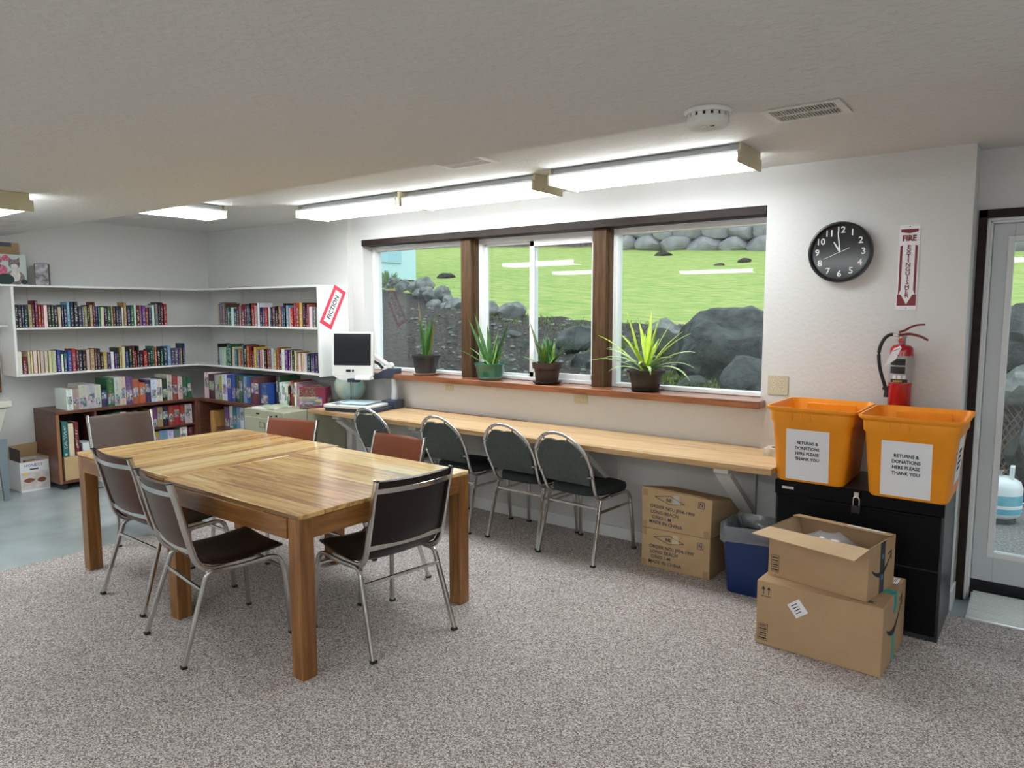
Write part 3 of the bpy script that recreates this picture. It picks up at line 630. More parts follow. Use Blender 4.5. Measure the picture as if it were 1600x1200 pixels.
def brown_chair(label, loc, rz, front, back, seat):
    t = thing('stacking_chair', label, 'chair', (*loc, 0), rz, 'brown vinyl chairs round the tables')
    P = chair_curve(); n = len(P); th = .018
    # side bows of the back and seat pan: side rail that rises from under the seat to the top of the back
    for s in (-1, 1):
        pts = [(s * .215, .10, .418), (s * .215, -.06, .416)] + arc((s * .216, -.09, .416), (s * .218, -.165, .42), (s * .22, -.19, .50), 6) + [(s * .22, -.225, .64), (s * .22, -.25, .75), (s * .22, -.279, .853)]
        pp = rrect(.026, .014, .004, 2)
        p_ = MB().sweep(pts, [(b, a) for a, b in pp] if False else rrect(.015, .030, .004, 2), up=(0, 1, .3)).build('back_post', m_chrome, t, smooth=40)
        MB().box(s * .22 - .008, s * .22 + .008, -.293, -.265, .851, .856).build('cap', m_black, p_)
    # legs with the seat rail
    for s in (-1, 1):
        fr = [(s * .243, .262, .012)] + [(s * .236, .250, .20), (s * .229, .240, .34)] + arc((s * .226, .236, .36), (s * .224, .226, .412), (s * .222, .17, .412), 6) + [(s * .222, .02, .406)]
        MB().sweep(fr, SQ, up=(1, 0, 0)).build('leg', m_chrome, t, smooth=40)
        rr = [(s * .247, -.262, .012), (s * .237, -.205, .19), (s * .227, -.150, .36)] + arc((s * .226, -.142, .384), (s * .224, -.132, .410), (s * .222, -.095, .409), 6) + [(s * .222, .02, .406)]
        MB().sweep(rr, SQ, up=(1, 0, 0)).build('leg', m_chrome, t, smooth=40)
        for y in (-.264, .263):
            MB().box(s * .245 - .015, s * .245 + .015, y - .012, y + .012, 0, .014).build('foot_cap', m_rubber, t, bevel=.002)
    MB().sweep([(-.230, -.162, .335), (.230, -.162, .335)], rrect(.014, .018, .004, 2)).build('stretcher', m_chrome, t, smooth=40)
    MB().sweep([(-.228, .232, .345), (.228, .232, .345)], rrect(.014, .018, .004, 2)).build('stretcher', m_chrome, t, smooth=40)
    # upholstered shell pieces, bowed backwards in the middle
    def shell(i0, i1, w0, name, m, off0, off1, bulge):
        vs = []; fs = []; nu = 12; Q = P[i0:i1]
        # resample
        pts = []
        for a, b in zip(Q[:-1], Q[1:]):
            for k in range(3): pts.append((a[0] + (b[0] - a[0]) * k / 3, a[1] + (b[1] - a[1]) * k / 3))
        pts.append(Q[-1]); nn = len(pts)
        for side in (off0, off1):
            for j, (y, z) in enumerate(pts):
                y0, z0 = pts[max(j - 1, 0)]; y1, z1 = pts[min(j + 1, nn - 1)]; L = math.hypot(y1 - y0, z1 - z0) or 1
                ny, nz = (z1 - z0) / L, -(y1 - y0) / L      # normal towards the sitter's side: (+y for back, +z for seat)
                if nz < 0 and z < .47: ny, nz = -ny, -nz
                fz = min(1, max(0, (z - .46) / .12))
                for i in range(nu + 1):
                    u = -1 + 2 * i / nu; bow = (-.035 * fz) * (1 - u * u) - (1 - fz) * .0
                    edge = 1 - abs(u) ** 6; je = min(1, min(j, nn - 1 - j) / 2.0)
                    o = side * (0.35 + .65 * edge * (.4 + .6 * je)) 
                    dip = -.012 * (1 - u * u) * (1 - fz)
                    vs.append((u * w0, y + ny * o + bow, z + nz * o + dip))
        A = nn * (nu + 1)
        for j in range(nn - 1):
            for i in range(nu):
                a = j * (nu + 1) + i; fs.append((a, a + 1, a + nu + 2, a + nu + 1)); fs.append((A + a, A + a + nu + 1, A + a + nu + 2, A + a + 1))
        for j in range(nn - 1):
            for i in (0, nu):
                a = j * (nu + 1) + i; fs.append((a, a + nu + 1, A + a + nu + 1, A + a))
        for j in (0, nn - 1):
            for i in range(nu):
                a = j * (nu + 1) + i; fs.append((a, a + 1, A + a + 1, A + a))
        return MB().add(vs, fs).build(name, m, t, smooth=50)
    shell(0, 8, .208, 'seat', seat, .018, -.006, 0)
    shell(7, 13, .210, 'back_cushion', front, .016, .000, 0)
    shell(6, 13, .211, 'back_shell', back, -.001, -.009, 0)
    def strip(z):
        # chrome strap across the back
        y = None
        for (ya, za), (yb, zb) in zip(P[6:], P[7:]):
            if za <= z <= zb: y = ya + (yb - ya) * (z - za) / (zb - za)
        pts = []
        for i in range(13):
            u = -1 + 2 * i / 12; pts.append((u * .214, y - .014 - .035 * min(1, (z - .46) / .12) * (1 - u * u), z))
        MB().sweep(pts, rrect(.004, .024, .0015, 1)).build('strap', m_chrome, t, smooth=40)
    strip(.80); strip(.515)
    return t
brown_chair('brown vinyl chair with chrome frame, nearest the viewer on the left long side', (-3.273, 1.885), R(-8.5), v_sheen, vinyl('greyed_brown_back', (0.068, 0.042, 0.031)), v_seat)
brown_chair('reddish brown vinyl chair on the left long side, second from the viewer', (-4.02, 2.02), R(-1.5), v_dk, vinyl('reddish_back', (0.075, 0.027, 0.016)), v_seat)
brown_chair('nearly black vinyl chair at the short end of the near table, facing the bookshelves', (-2.652, 2.42), R(82.5), v_dk, vinyl('very_dark_back', (0.012, 0.006, 0.005)), vinyl('near_black_seat', (0.005, 0.004, 0.005)))
brown_chair('brown vinyl chair with painted grey sheen at the far head of the tables, by the bookshelves', (-5.30, 2.47), R(-94), v_sheen, v_back, v_sheen)
brown_chair('russet vinyl chair on the window side, in front of the beige file cabinet', (-4.24, 2.83), R(192), v_tan, v_back, v_dk)
brown_chair('russet vinyl chair on the window side, nearer the viewer, before the round-backed chairs', (-3.215, 2.815), R(179), v_tan, v_back, v_seat)

# ------------------------------------------------------------ round-backed chairs at the counter
m_fab = mat('grey_green_weave', (0.075, 0.090, 0.082), 0.9, var=0.35, vscale=160)
m_fab2 = mat('dark_green_weave', (0.022, 0.032, 0.030), 0.9, var=0.3, vscale=120)
def round_chair(label, loc, rz):
    t = thing('banquet_chair', label, 'chair', (*loc, 0), rz, 'round-backed chairs at the counter')
    def by(z): return -.180 - (z - .45) * .42      # lean of the back
    pts = [(-.17, .12, .405), (-.185, -.02, .405)] + arc((-.19, -.08, .405), (-.195, -.17, .405), (-.196, by(.48), .48), 5) + [(-.205, by(.56), .56), (-.212, by(.62), .62)]
    top = []
    for k in range(13):
        a = PI - PI * k / 12; top.append((.212 * math.cos(a), by(.645 + .208 * math.sin(a)), .645 + .208 * math.sin(a)))
    pts = pts + top + [(-x, y, z) for x, y, z in reversed(pts)]
    MB().sweep(pts, rrect(.022, .016, .006, 3), up=(0, 1, .42)).build('back_frame', m_chrome, t, smooth=45)
    # back pad: arched panel with straight lower edge and a hand hole notch at the top
    out = []
    for k in range(15):
        a = PI - PI * k / 14; r = .190
        x = r * math.cos(a); z = .640 + r * .98 * math.sin(a)
        if abs(x) < .062: z = .640 + r * .98 - .010 - .012 * math.cos(x / .062 * PI / 2)
        out.append((x, z))
    for k in range(5):
        z = .640 - (.640 - .510) * (k + 1) / 5
        out.append((.191 - .004 * k, z))
    for k in range(5):
        z = .510 + (.640 - .510) * k / 5
        out.append((-(.191 - .004 * (4 - k)), z))
    n = len(out)
    def ring(q, off): return [(x * q, by(z_) + off, z_) for x, z_ in [(x, .66 + (z - .66) * q) for x, z in out]]
    a0, a1, a2, a3 = ring(.97, -.016), ring(1, -.008), ring(1, .006), ring(.95, .020)
    vs = a0 + a1 + a2 + a3; fs = []
    for L in range(3):
        for k in range(n): fs.append((L * n + k, L * n + (k + 1) % n, (L + 1) * n + (k + 1) % n, (L + 1) * n + k))
    c0 = len(vs); vs += [(0, by(.65) - .019, .65), (0, by(.65) + .024, .65)]
    for k in range(n): fs.append((k, (k + 1) % n, c0)); fs.append((3 * n + k, 3 * n + (k + 1) % n, c0 + 1))
    MB().add(vs, fs).build('back_pad', m_fab, t, smooth=50)
    for a in (22, 62, 118, 158):
        x, z = .198 * math.cos(R(a)), .645 + .196 * math.sin(R(a))
        MB().box(-.018, .018, -.006, .006, -.004, .004, T=Matrix.Translation((x, by(z) - .012, z)) @ Matrix.Rotation(-R(a), 4, 'Y')).build('pad_clip', m_chrome, t, bevel=0.001)
    for s in (-1, 1): MB().box(s * .196 - .018, s * .196 + .018, by(.57) - .018, by(.57) - .008, .565, .575).build('pad_clip', m_chrome, t, bevel=0.001)
    # seat cushion
    o = rrect(.42, .42, .12, 6); m = len(o); vs = []; fs = []
    lev = [(.88, .425), (.985, .430), (1.0, .452), (.97, .474), (.86, .486), (.5, .492)]
    for q, z in lev: vs += [(x * q * (1 + .06 * y / .21), y * q + .025, z - (.012 if y > .15 and z > .46 else 0)) for x, y in o]
    for L in range(len(lev) - 1):
        for k in range(m): fs.append((L * m + k, L * m + (k + 1) % m, (L + 1) * m + (k + 1) % m, (L + 1) * m + k))
    fs.append(tuple(range(m))[::-1]); fs.append(tuple(range((len(lev) - 1) * m, len(lev) * m)))
    MB().add(vs, fs).build('seat', m_fab2, t, smooth=50)
    for s in (-1, 1):
        fr = [(s * .222, .248, .012), (s * .214, .235, .20), (s * .205, .222, .34)] + arc((s * .203, .218, .37), (s * .20, .20, .412), (s * .198, .15, .414), 5) + [(s * .195, -.02, .412)]
        MB().sweep(fr, SQ, up=(1, 0, 0)).build('leg', m_chrome, t, smooth=40)
        rr = [(s * .222, -.238, .012), (s * .213, -.19, .20), (s * .205, -.15, .35), (s * .203, -.135, .404)]
        MB().sweep(rr, SQ, up=(1, 0, 0)).build('leg', m_chrome, t, smooth=40)
        for y in (-.240, .249): MB().box(s * .223 - .015, s * .223 + .015, y - .012, y + .012, 0, .015).build('foot_cap', m_rubber, t, bevel=.002)
        MB().sweep([(s * .209, -.168, .33), (s * .209, .225, .33)], rrect(.010, .018, .003, 2)).build('side_rail', m_chrome, t, smooth=40)
    MB().sweep([(-.20, -.15, .355), (.20, -.15, .355)], rrect(.010, .018, .003, 2)).build('stretcher', m_chrome, t, smooth=40)
    return t
rc = round_chair('round-backed grey green chair at the counter, nearest the stacked cardboard boxes', (-2.46, 4.08), R(-4))
dup(rc, (-2.94, 4.13, 0), R(-2), 'round-backed grey green chair at the counter, second from the cardboard boxes')
dup(rc, (-3.54, 4.12, 0), R(-2), 'round-backed grey green chair at the counter, just behind the near table corner')
dup(rc, (-4.26, 4.10, 0), R(-3), 'round-backed grey green chair at the counter, in front of the reading machine')

# ------------------------------------------------------------ white wall shelves and books
t = thing('wall_shelf', 'white wall shelf unit with two rows of books along the left wall', 'shelf', (XW, 3.3, 1.05))
SX = -7.225
def brd(t, name, x0, x1, y0, y1, z0, z1): return MB().box(x0 - t.location.x, x1 - t.location.x, y0 - t.location.y, y1 - t.location.y, z0 - t.location.z, z1 - t.location.z).build(name, m_shelf, t, bevel=0.002)
brd(t, 'shelf_board', XW + .001, SX, 1.0, 4.06, 1.822, 1.84)
brd(t, 'shelf_board', XW + .001, SX, 2.405, 4.06, 1.447, 1.465)
brd(t, 'shelf_board', XW + .001, SX, 2.405, 4.06, 1.037, 1.055)
brd(t, 'side_panel', XW + .001, SX, 2.383, 2.404, 1.037, 1.8215)
brd(t, 'shelf_board', XW + .001, -7.35, 1.0, 2.382, 1.47, 1.49)
t2 = thing('wall_shelf', 'white wall shelf unit along the back wall, FICTION sign on its end', 'shelf', (-6.2, 4.40, 1.05))
brd(t2, 'shelf_board', XW + .001, -5.237, 4.062, 4.399, 1.822, 1.84)
brd(t2, 'shelf_board', XW + .001, -5.237, 4.062, 4.399, 1.447, 1.465)
brd(t2, 'shelf_board', XW + .001, -5.237, 4.062, 4.399, 1.037, 1.055)
brd(t2, 'end_panel', -5.236, -5.212, 4.062, 4.399, 1.025, 1.84)
m_pink = mat('crimson_card', (0.72, 0.055, 0.10), 0.6)
# FICTION sign, tilted, on the end panel facing the windows
Tt = plane_T((-5.211 - t2.location.x, 4.219 - t2.location.y, 1.645 - t2.location.z), (0, 1, 0), (0, 0, 1)) @ Matrix.Rotation(R(62), 4, 'Z')
s = MB(); s.box(-.19, .19, -.072, .072, 0, .0012, T=Tt); so = s.build('fiction_sign', m_pink, t2)
MB().box(-.155, .155, -.040, .040, .0012, .0018, T=Tt).build('label_card', m_paper, so)
text('lettering', 'FICTION', .060, m_ink, so, Tt @ Matrix.Translation((0, 0, .0022)), bold=.0012)

COL = dict(k=(.018, .018, .022), n=(.02, .045, .13), d=(.09, .09, .10), g=(.03, .15, .07), t=(.03, .24, .28), b=(.03, .10, .45), l=(.28, .50, .68), r=(.52, .04, .035), m=(.20, .015, .03), o=(.66, .17, .05),
           y=(.72, .58, .10), w=(.80, .80, .78), c=(.66, .57, .38), s=(.24, .25, .27), p=(.17, .07, .30), i=(.60, .32, .38), u=(.14, .07, .04), a=(.52, .36, .14), e=(.50, .53, .50))
CN = dict(k='black', n='navy', d='charcoal', g='green', t='teal', b='blue', l='light blue', r='red', m='maroon', o='orange', y='yellow', w='white', c='cream', s='grey', p='purple', i='pink', u='brown', a='tan', e='pale grey')
def book_mesh(w, h, dp, kind):
    b = MB()
    if kind == 'book':
        th = .002
        b.box(-w / 2, -w / 2 + th, 0, dp, 0, h).box(w / 2 - th, w / 2, 0, dp, 0, h)
        b.hexa([(-w / 2, 0, 0), (w / 2, 0, 0), (w / 2, .004, 0), (-w / 2, .004, 0)], [(-w / 2, 0, h), (w / 2, 0, h), (w / 2, .004, h), (-w / 2, .004, h)])
        b.box(-w / 2 * .7, w / 2 * .7, -.0025, 0, 0, h)
        b.box(-w / 2 + th, w / 2 - th, .004, dp - .004, .003, h - .004, 1)
        return b, [m_book, m_pages]
    b.box(-w / 2, w / 2, 0, dp, 0, h); b.box(-w / 2 - .0006, w / 2 + .0006, -.0006, dp + .0006, h * .0, h * .93)
    return b, [m_puz]
def row(spec, wall, a0, a1, fixed, z, kind, where, group, cat, name, depth, lab=None):
    """books or boxes standing in a row; wall 'L' = spines face +x, rows run along +y; wall 'B' = spines face -y, rows run along +x"""
    items = []
    for s_ in spec.split():
        c = s_[0]; q = s_[1:].split('/'); h = float(q[0]) / 100; w = float(q[1]) / 100 if len(q) > 1 else None
        items.append([c, h, w])
    rs = random.Random(where)
    ws = [w if w else rs.uniform(.6, 1.35) for _, _, w in items]
    k = (a1 - a0) / sum(ws); x = a0; n = len(items)
    for j, ((c, h, _), w) in enumerate(zip(items, ws)):
        w *= k; h *= rs.uniform(.985, 1.015); dp = depth * rs.uniform(.85, 1.0)
        b, ms = book_mesh(w - .0022, h, dp, kind)
        o = b.build(name, ms)
        jit = rs.uniform(0, .012)
        if wall == 'L': o.location = (fixed - jit, x + w / 2, z); o.rotation_euler = (0, 0, R(90))
        else: o.location = (x + w / 2, fixed + jit, z)
        cc = [min(1, max(.006, v * (1 if c in 'wce' else .72) * rs.uniform(.8, 1.2))) for v in COL[c]]
        o.color = (*cc, 1)
        tag(o, (lab or '{c} book, {o} from the left {w}').format(c=CN[c], o=ordinal(j + 1), w=where), cat, group)
        x += w
row('k20 k20 n20 k20 a20 m20 m24 r20 r20 w20 k20 g20 k20 c18 n20 n20 l23 n23 k23 n18 s18 a19 k20 a20 m23 n19 t19 c18 k19 g19 a19 m19 n19 k19 w18 a23 n20 g20 w20 m20 i20 p20 r18 n18 w20 s22 k23 m23 r22',
    'L', 2.41, 3.76, SX - .03, 1.465, 'book', 'on the upper row of the left wall shelf', 'books on the upper row of the left wall shelf', 'book', 'book', .15)
row('w20 m15 c20 c20 c20 c20 c20 c20 c20 c20 b20 w16 t17 b19 r21 u19 k19 k19 c19 a20 u20 k20 k15 y16 n16 w16 p15 k20 a20 c21 b16 k21 m21 r16 k21 k15 r16 k16 g17 g20 o19 k18 g17 n19 l20 p17 s17 p17 a17 n22',
    'L', 2.41, 3.93, SX - .03, 1.055, 'book', 'on the lower row of the left wall shelf', 'books on the lower row of the left wall shelf', 'book', 'book', .15)
row('a22 s23 s23 u22 t18 n18 w18 n17 u19 i20 m21 m21 t20 k22 r21 i20 w22 k18 p18 r18 w18 n18 u19 k19 k19 o19 b19 k22 l20 c17 r17 r22 r22 y22 k22/1.6 k18 o21 w18 s18 e18'.replace('/1.6', ''),
    'B', -6.88, -5.25, 4.095, 1.465, 'book', 'on the upper row of the back wall shelf', 'books on the upper row of the back wall shelf', 'book', 'book', .15)
row('k22 e18 e18 e18 g22 g22 c19 t17 a17 r18 s22 k22 o21 m21 r16 y20 s18 i18 w18 k19 r19 s19 e20 a18 o21 m18 w20 p19 p19 c19 k19 c19 a18 c17 c17 w17 e17 k17 n17 p17 n17 k17',
    'B', -6.93, -5.25, 4.095, 1.055, 'book', 'on the lower row of the back wall shelf', 'books on the lower row of the back wall shelf', 'book', 'book', .15)
tag(MB().box(-6.76, -6.44, 4.15, 4.21, 1.8405, 1.852).build('door_wedge_strip', mat('brass_strip', (0.32, 0.25, 0.12), 0.5, 0.5), bevel=.002), 'thin brass-coloured strip lying on top of the back wall shelf', 'strip')
# boxes standing on top of the left shelf
kb = thing('picture_box', 'box printed with a fluffy grey kitten among pink flowers, on the shelf top', 'box', (-7.46, 2.42, 1.84), 0)
m_kit = mat('pale_mint_print', (0.62, 0.70, 0.68), 0.5)
MB().box(-.02, .02, -.32, .17, 0, .27).build('carton', m_kit, kb, bevel=0.002)
kp = MB()
def disc(mb, cy, cz, r, mi, x=.0205, sy=1.0, n=14, th=.0008): mb.add([(x + th * mi, cy + r * sy * math.cos(2 * PI * k / n), cz + r * math.sin(2 * PI * k / n)) for k in range(n)], [tuple(range(n))], mi)
cols = [mat('kitten_grey', (0.23, 0.21, 0.20), .7, var=.5, vscale=60), mat('kitten_white', (0.78, 0.74, 0.72), .7, var=.15, vscale=60), mat('flower_pink', (0.65, 0.17, 0.27), .7, var=.4, vscale=50), mat('leaf_dark', (0.03, 0.06, 0.06), .7)]
disc(kp, .075, .065, .065, 0, sy=1.2); disc(kp, .00, .05, .05, 3, sy=1.4); disc(kp, -.02, .13, .045, 2, sy=.9); disc(kp, -.05, .22, .035, 2); disc(kp, .01, .235, .028, 2); disc(kp, -.07, .17, .04, 3)
disc(kp, .08, .085, .055, 1, sy=.7); disc(kp, .075, .185, .042, 0, sy=1.1); disc(kp, .075, .165, .022, 1, sy=1.3); disc(kp, .06, .192, .005, 3); disc(kp, .09, .192, .005, 3); disc(kp, .145, .03, .022, 3, sy=1.2); disc(kp, .15, .03, .012, 2)
for s_ in (-1, 1): kp.add([(.0214, .075 + s_ * .044, .195), (.0214, .075 + s_ * .014, .222), (.0214, .075 + s_ * .042, .248)], [(0, 1, 2)], 0)
kp.build('printed_kitten', cols, kb)
bb = thing('open_carton', 'brown carton with dark tape standing behind the kitten box', 'box', (-7.50, 2.38, 1.84), 0)
MB().box(-.05, .008, -.30, .18, 0, .375).build('carton', m_card, bb, bevel=.003)
MB().box(-.05, .009, -.30, .12, .34, .377).build('packing_tape', mat('slate_tape', (0.06, 0.07, 0.10), .5), bb)
nb = thing('photo_cube', 'small dark box with a grey portrait photo, standing on the left shelf top', 'box', (-7.40, 2.70, 1.84), R(-25))
MB().box(-.055, .055, -.055, .055, 0, .195).build('carton', mat('dark_plum_card', (0.03, 0.015, 0.03), .5), nb, bevel=.002)
MB().box(.0555, .0562, -.05, .05, .006, .19).build('printed_photo', mat('grey_photo_print', (0.35, 0.33, 0.36), .5, var=.7, vscale=18), nb)

# ------------------------------------------------------------ low brown cabinets with jigsaw puzzles
m_cab = mat('dark_walnut_laminate', (0.135, 0.05, 0.028), 0.4, var=0.25, vscale=5, stretch=(6, 1, 6))
m_cabe = mat('tan_cabinet_edge', (0.30, 0.14, 0.06), 0.5)
CX = -7.05
t = thing('low_bookcase', 'low dark brown open bookcase on castors along the left wall, puzzles on top', 'bookcase', (-7.3, 3.25, 0))
def cb_(t, nm, x0, x1, y0, y1, z0, z1, m=None): 
    l = t.location; return MB().box(x0 - l.x, x1 - l.x, y0 - l.y, y1 - l.y, z0 - l.z, z1 - l.z).build(nm, m or m_cab, t, bevel=0.002)
cb_(t, 'top', -7.54, CX, 2.605, 3.93, .69, .715)
cb_(t, 'side_panel', -7.54, CX - .012, 2.605, 2.63, .06, .6895); cb_(t, 'side_panel', -7.54, CX, 3.905, 3.93, .06, .6895)
cb_(t, 'front_edge', CX - .0115, CX, 2.605, 2.63, .06, .6895, m_cabe)
cb_(t, 'divider', -7.54, CX - .01, 2.93, 2.95, .086, .6895)
cb_(t, 'bottom', -7.54, CX, 2.631, 3.904, .06, .085)
cb_(t, 'shelf', -7.53, CX - .02, 2.951, 3.904, .44, .458)
cb_(t, 'back_panel', -7.552, -7.541, 2.605, 3.93, .06, .715)
for y in (2.66, 3.85):
    for x in (-7.10, -7.48):
        MB().lathe([(0.026, -.012), (0.028, 0), (0.026, .012)], 14, T=Matrix.Translation((x - t.location.x, y - t.location.y, .028)) @ Matrix.Rotation(R(90), 4, 'X')).box(x - t.location.x - .006, x - t.location.x + .006, y - t.location.y - .016, y - t.location.y + .016, .028, .06).build('castor', m_black, t, smooth=40)
t = thing('low_bookcase', 'low dark brown open bookcase in the corner by the beige file cabinet', 'bookcase', (-6.5, 4.15, 0))
cb_(t, 'top', -7.045, -5.90, 3.93, 4.385, .69, .715)
cb_(t, 'side_panel', -7.045, -7.02, 3.93, 4.385, .0, .6895); cb_(t, 'side_panel', -5.925, -5.90, 3.93, 4.385, .0, .6895)
cb_(t, 'bottom', -7.019, -5.926, 3.93, 4.385, .03, .055)
cb_(t, 'shelf', -6.74, -5.926, 3.95, 4.385, .425, .443)
cb_(t, 'divider', -6.83, -6.755, 3.935, 4.30, .056, .60, mat('honey_wood', (0.50, 0.27, 0.08), .5, var=.2, vscale=4, stretch=(8, 8, 1)))
cb_(t, 'back_panel', -7.045, -5.90, 4.386, 4.397, .0, .715)
PZ = dict(kind='puzzle', cat='puzzle box', name='puzzle_box')
row('w19/1.1 i19/1.1 e22/1.5 e22/1.5 e21/1.1 n16/1.1 g26/1.4 e27/1.1 c27/1.1 p27/1.4 o24/1.3 o20/1.2 n22/1.2 w22/1.2 w22/1.2 k22/1.0 e26/1.1 r24/1.3 c23/1.0 g22/1.0 g22/1.0',
    'L', 2.72, 3.90, CX - .05, .715, where='on top of the left bookcase', group='puzzle boxes on top of the left bookcase', lab='{c} jigsaw box, {o} from the left {w}', depth=.25, **PZ)
row('w26/1 u25/1.3 e25/1 y24/.7 w26/1 b26/.9 b26/.8 k26/.8 g26/.8 l26/.8 b26/.8 u26/1.6',
    'B', -7.02, -6.05, 3.99, .715, where='on top of the corner bookcase', group='puzzle boxes on top of the corner bookcase', lab='{c} jigsaw box, {o} from the left {w}', depth=.25, **PZ)
row('w17/1 y17/1.3 g19/1.4 w19/.9 w18/1 m19/.8 l17/1.1 s17/.7 y19/.8 p20/.7 a20/.9 k20/1 r20/1 r20/1 r20/.9 e20/1.3',
    'L', 2.96, 3.89, CX - .045, .458, where='on the middle shelf of the left bookcase', group='puzzle boxes on the middle shelf of the left bookcase', lab='{c} jigsaw box, {o} from the left {w}', depth=.25, **PZ)
row('w32/1.3 o33/1.1 g33/1.1 b34/1.2 w33/1.1 e32/1 g34/1.2 y33/1 l33/1.3 w33/1 s32/1 w34/1.2 m33/.9',
    'L', 2.96, 3.89, CX - .045, .085, where='on the bottom of the left bookcase', group='puzzle boxes on the bottom of the left bookcase', lab='{c} jigsaw box, {o} from the left {w}', depth=.25, **PZ)
row('p21/1.5 w22/1 t21/1.1 l22/1 w22/1 b22/1.2 w21/1 w22/1 o21/1 r21/1 n22/.7 l20/.6',
    'B', -6.68, -5.95, 4.0, .443, where='on the middle shelf of the corner bookcase', group='puzzle boxes on the middle shelf of the corner bookcase', lab='{c} jigsaw box, {o} from the left {w}', depth=.25, **PZ)
row('m34/1 b35/1.3 w34/1 p35/1 t34/1.1 n35/1 w35/1.2', 'B', -6.72, -5.95, 4.0, .055, where='on the bottom of the corner bookcase', group='puzzle boxes on the bottom of the corner bookcase', lab='{c} jigsaw box, {o} from the left {w}', depth=.25, **PZ)
# left bay: three tall books on a carton, two cartons
t = thing('cardboard_box', 'plain tan cardboard box under the tall teal and red books, in the left bookcase', 'box', (-7.22, 2.79, .085))
MB().box(-.20, .155, -.135, .135, 0, .21).build('carton', m_card2, t, bevel=.003); MB().box(-.20, .156, -.02, .02, .21, .2106).build('packing_tape', mat('tan_tape', (.36, .22, .1), .3), t)
row('t32/5 c30/5 m31/4', 'L', 2.655, 2.80, CX - .03, .296, 'book', 'of three tall books in the left bay', 'tall books standing on a carton in the left bookcase', 'book', 'book', .22, lab='{c} tall book, {o} from the left {w}')
t = tag(MB().box(-7.30, -7.10, 2.83, 2.92, .296, .40).build('puzzle_box', m_puz), 'white and blue box lying beside the tall books in the left bay', 'puzzle box'); t.color = (.75, .78, .82, 1)

# ------------------------------------------------------------ beige file cabinet and what stands on it
t = thing('file_cabinet', 'beige metal file cabinet between the corner bookcase and the counter', 'cabinet', (-5.575, 4.0, 0))
MB().box(-.295, .295, -.29, .385, .02, .735).build('body', m_beige, t, bevel=.004)
MB().box(-.27, .27, -.27, .37, 0, .02).build('base', m_black, t)
for z0, z1 in ((.385, .665), (.05, .375)):
    dr = MB().box(-.275, .275, -.302, -.2905, z0, z1).build('drawer', m_beige, t, bevel=.003)
    MB().box(-.04, .04, -.306, -.3025, z1 - .085, z1 - .035).build('label_holder', mat('brass_dark', (.18, .14, .07), .4, .6), dr)
    MB().box(-.032, .032, -.3065, -.306, z1 - .079, z1 - .041).build('label_card', m_beige, dr)
    MB().box(-.06, .06, -.325, -.3025, z1 - .15, z1 - .135).build('handle', m_chrome, dr, bevel=.003)
MB().lathe([(.009, 0), (.009, .008)], 14, T=Matrix.Translation((.20, -.2905, .70)) @ Matrix.Rotation(R(90), 4, 'X')).box(-.10, -.06, -.296, -.2905, .694, .708).build('lock', m_black, t)
m_mag = mat('magazine_print', (0.72, 0.72, 0.62), 0.4, col2=(0.25, 0.42, 0.08), vscale=9)
tag(MB().box(-.14, .14, -.105, .105, 0, .012, T=Matrix.Translation((-5.66, 3.86, .7355)) @ Matrix.Rotation(R(12), 4, 'Z')).build('picture_folder', m_paper, bevel=.001), 'white folder lying under the magazine on the beige file cabinet', 'folder')
tag(MB().box(-.12, .12, -.085, .085, 0, .006, T=Matrix.Translation((-5.63, 3.85, .748)) @ Matrix.Rotation(R(-6), 4, 'Z')).build('magazine', m_mag, bevel=.001), 'magazine with green leaf picture lying on top of the beige file cabinet', 'magazine')
row('k26/1 g26/1 w21/1 w21/1 w21/1 w20/1 w20/1 k18/1 r23/1.3 g22/1 w22/.8 i22/1.2 i21/1 w19/1.5', 'B', -5.87, -5.46, 4.05, .735, where='on the beige file cabinet', group='puzzle boxes on the beige file cabinet', lab='{c} jigsaw box, {o} from the left {w}', depth=.24, **PZ)
row('b21/1', 'B', -6.045, -5.91, 4.0, .715, where='on the corner bookcase', group='', lab='dark patterned box at the right end of the corner bookcase top', depth=.24, **PZ)
t = tag(MB().box(-.12, .12, -.07, .07, 0, .20, T=Matrix.Rotation(R(30), 4, 'Z')).build('game_box', m_puz, loc=(-5.30, 4.07, .7355)), 'red and blue game box on the beige file cabinet beside the globe', 'box'); t.color = (.20, .02, .05, 1)

# ------------------------------------------------------------ globe
t = thing('desk_globe', 'pale blue desk globe half hidden behind the reading machine screen', 'globe', (-5.055, 4.298, .7705))
m_globe = mat('globe_sea', (0.16, 0.50, 0.58), 0.35, col2=(0.60, 0.58, 0.42), vscale=7)
sp = []
for i in range(17):
    a = -PI / 2 + PI * i / 16; sp.append((max(.0015, .142 * math.cos(a)), .142 * math.sin(a)))
MB().lathe(sp, 32, (-.042, 0, .158), sy=.98).build('sphere', m_globe, t, smooth=60)
MB().tube([(-.042 + .148 * math.cos(R(a)) * .78, .148 * math.cos(R(a)) * -.6, .158 + .148 * math.sin(R(a))) for a in range(-90, 91, 12)][::-1] + [(-.042 - .148 * math.cos(R(a)) * .78, .148 * math.cos(R(a)) * .6, .158 + .148 * math.sin(R(a))) for a in range(-90, 91, 12)], .0035, 6, up=(.6, .78, 0)).build('meridian_ring', m_black, t, smooth=60)
MB().lathe([(.062, 0), (.062, .008), (.02, .014), (.008, .022)], 24).build('stand', m_black, t, smooth=50)

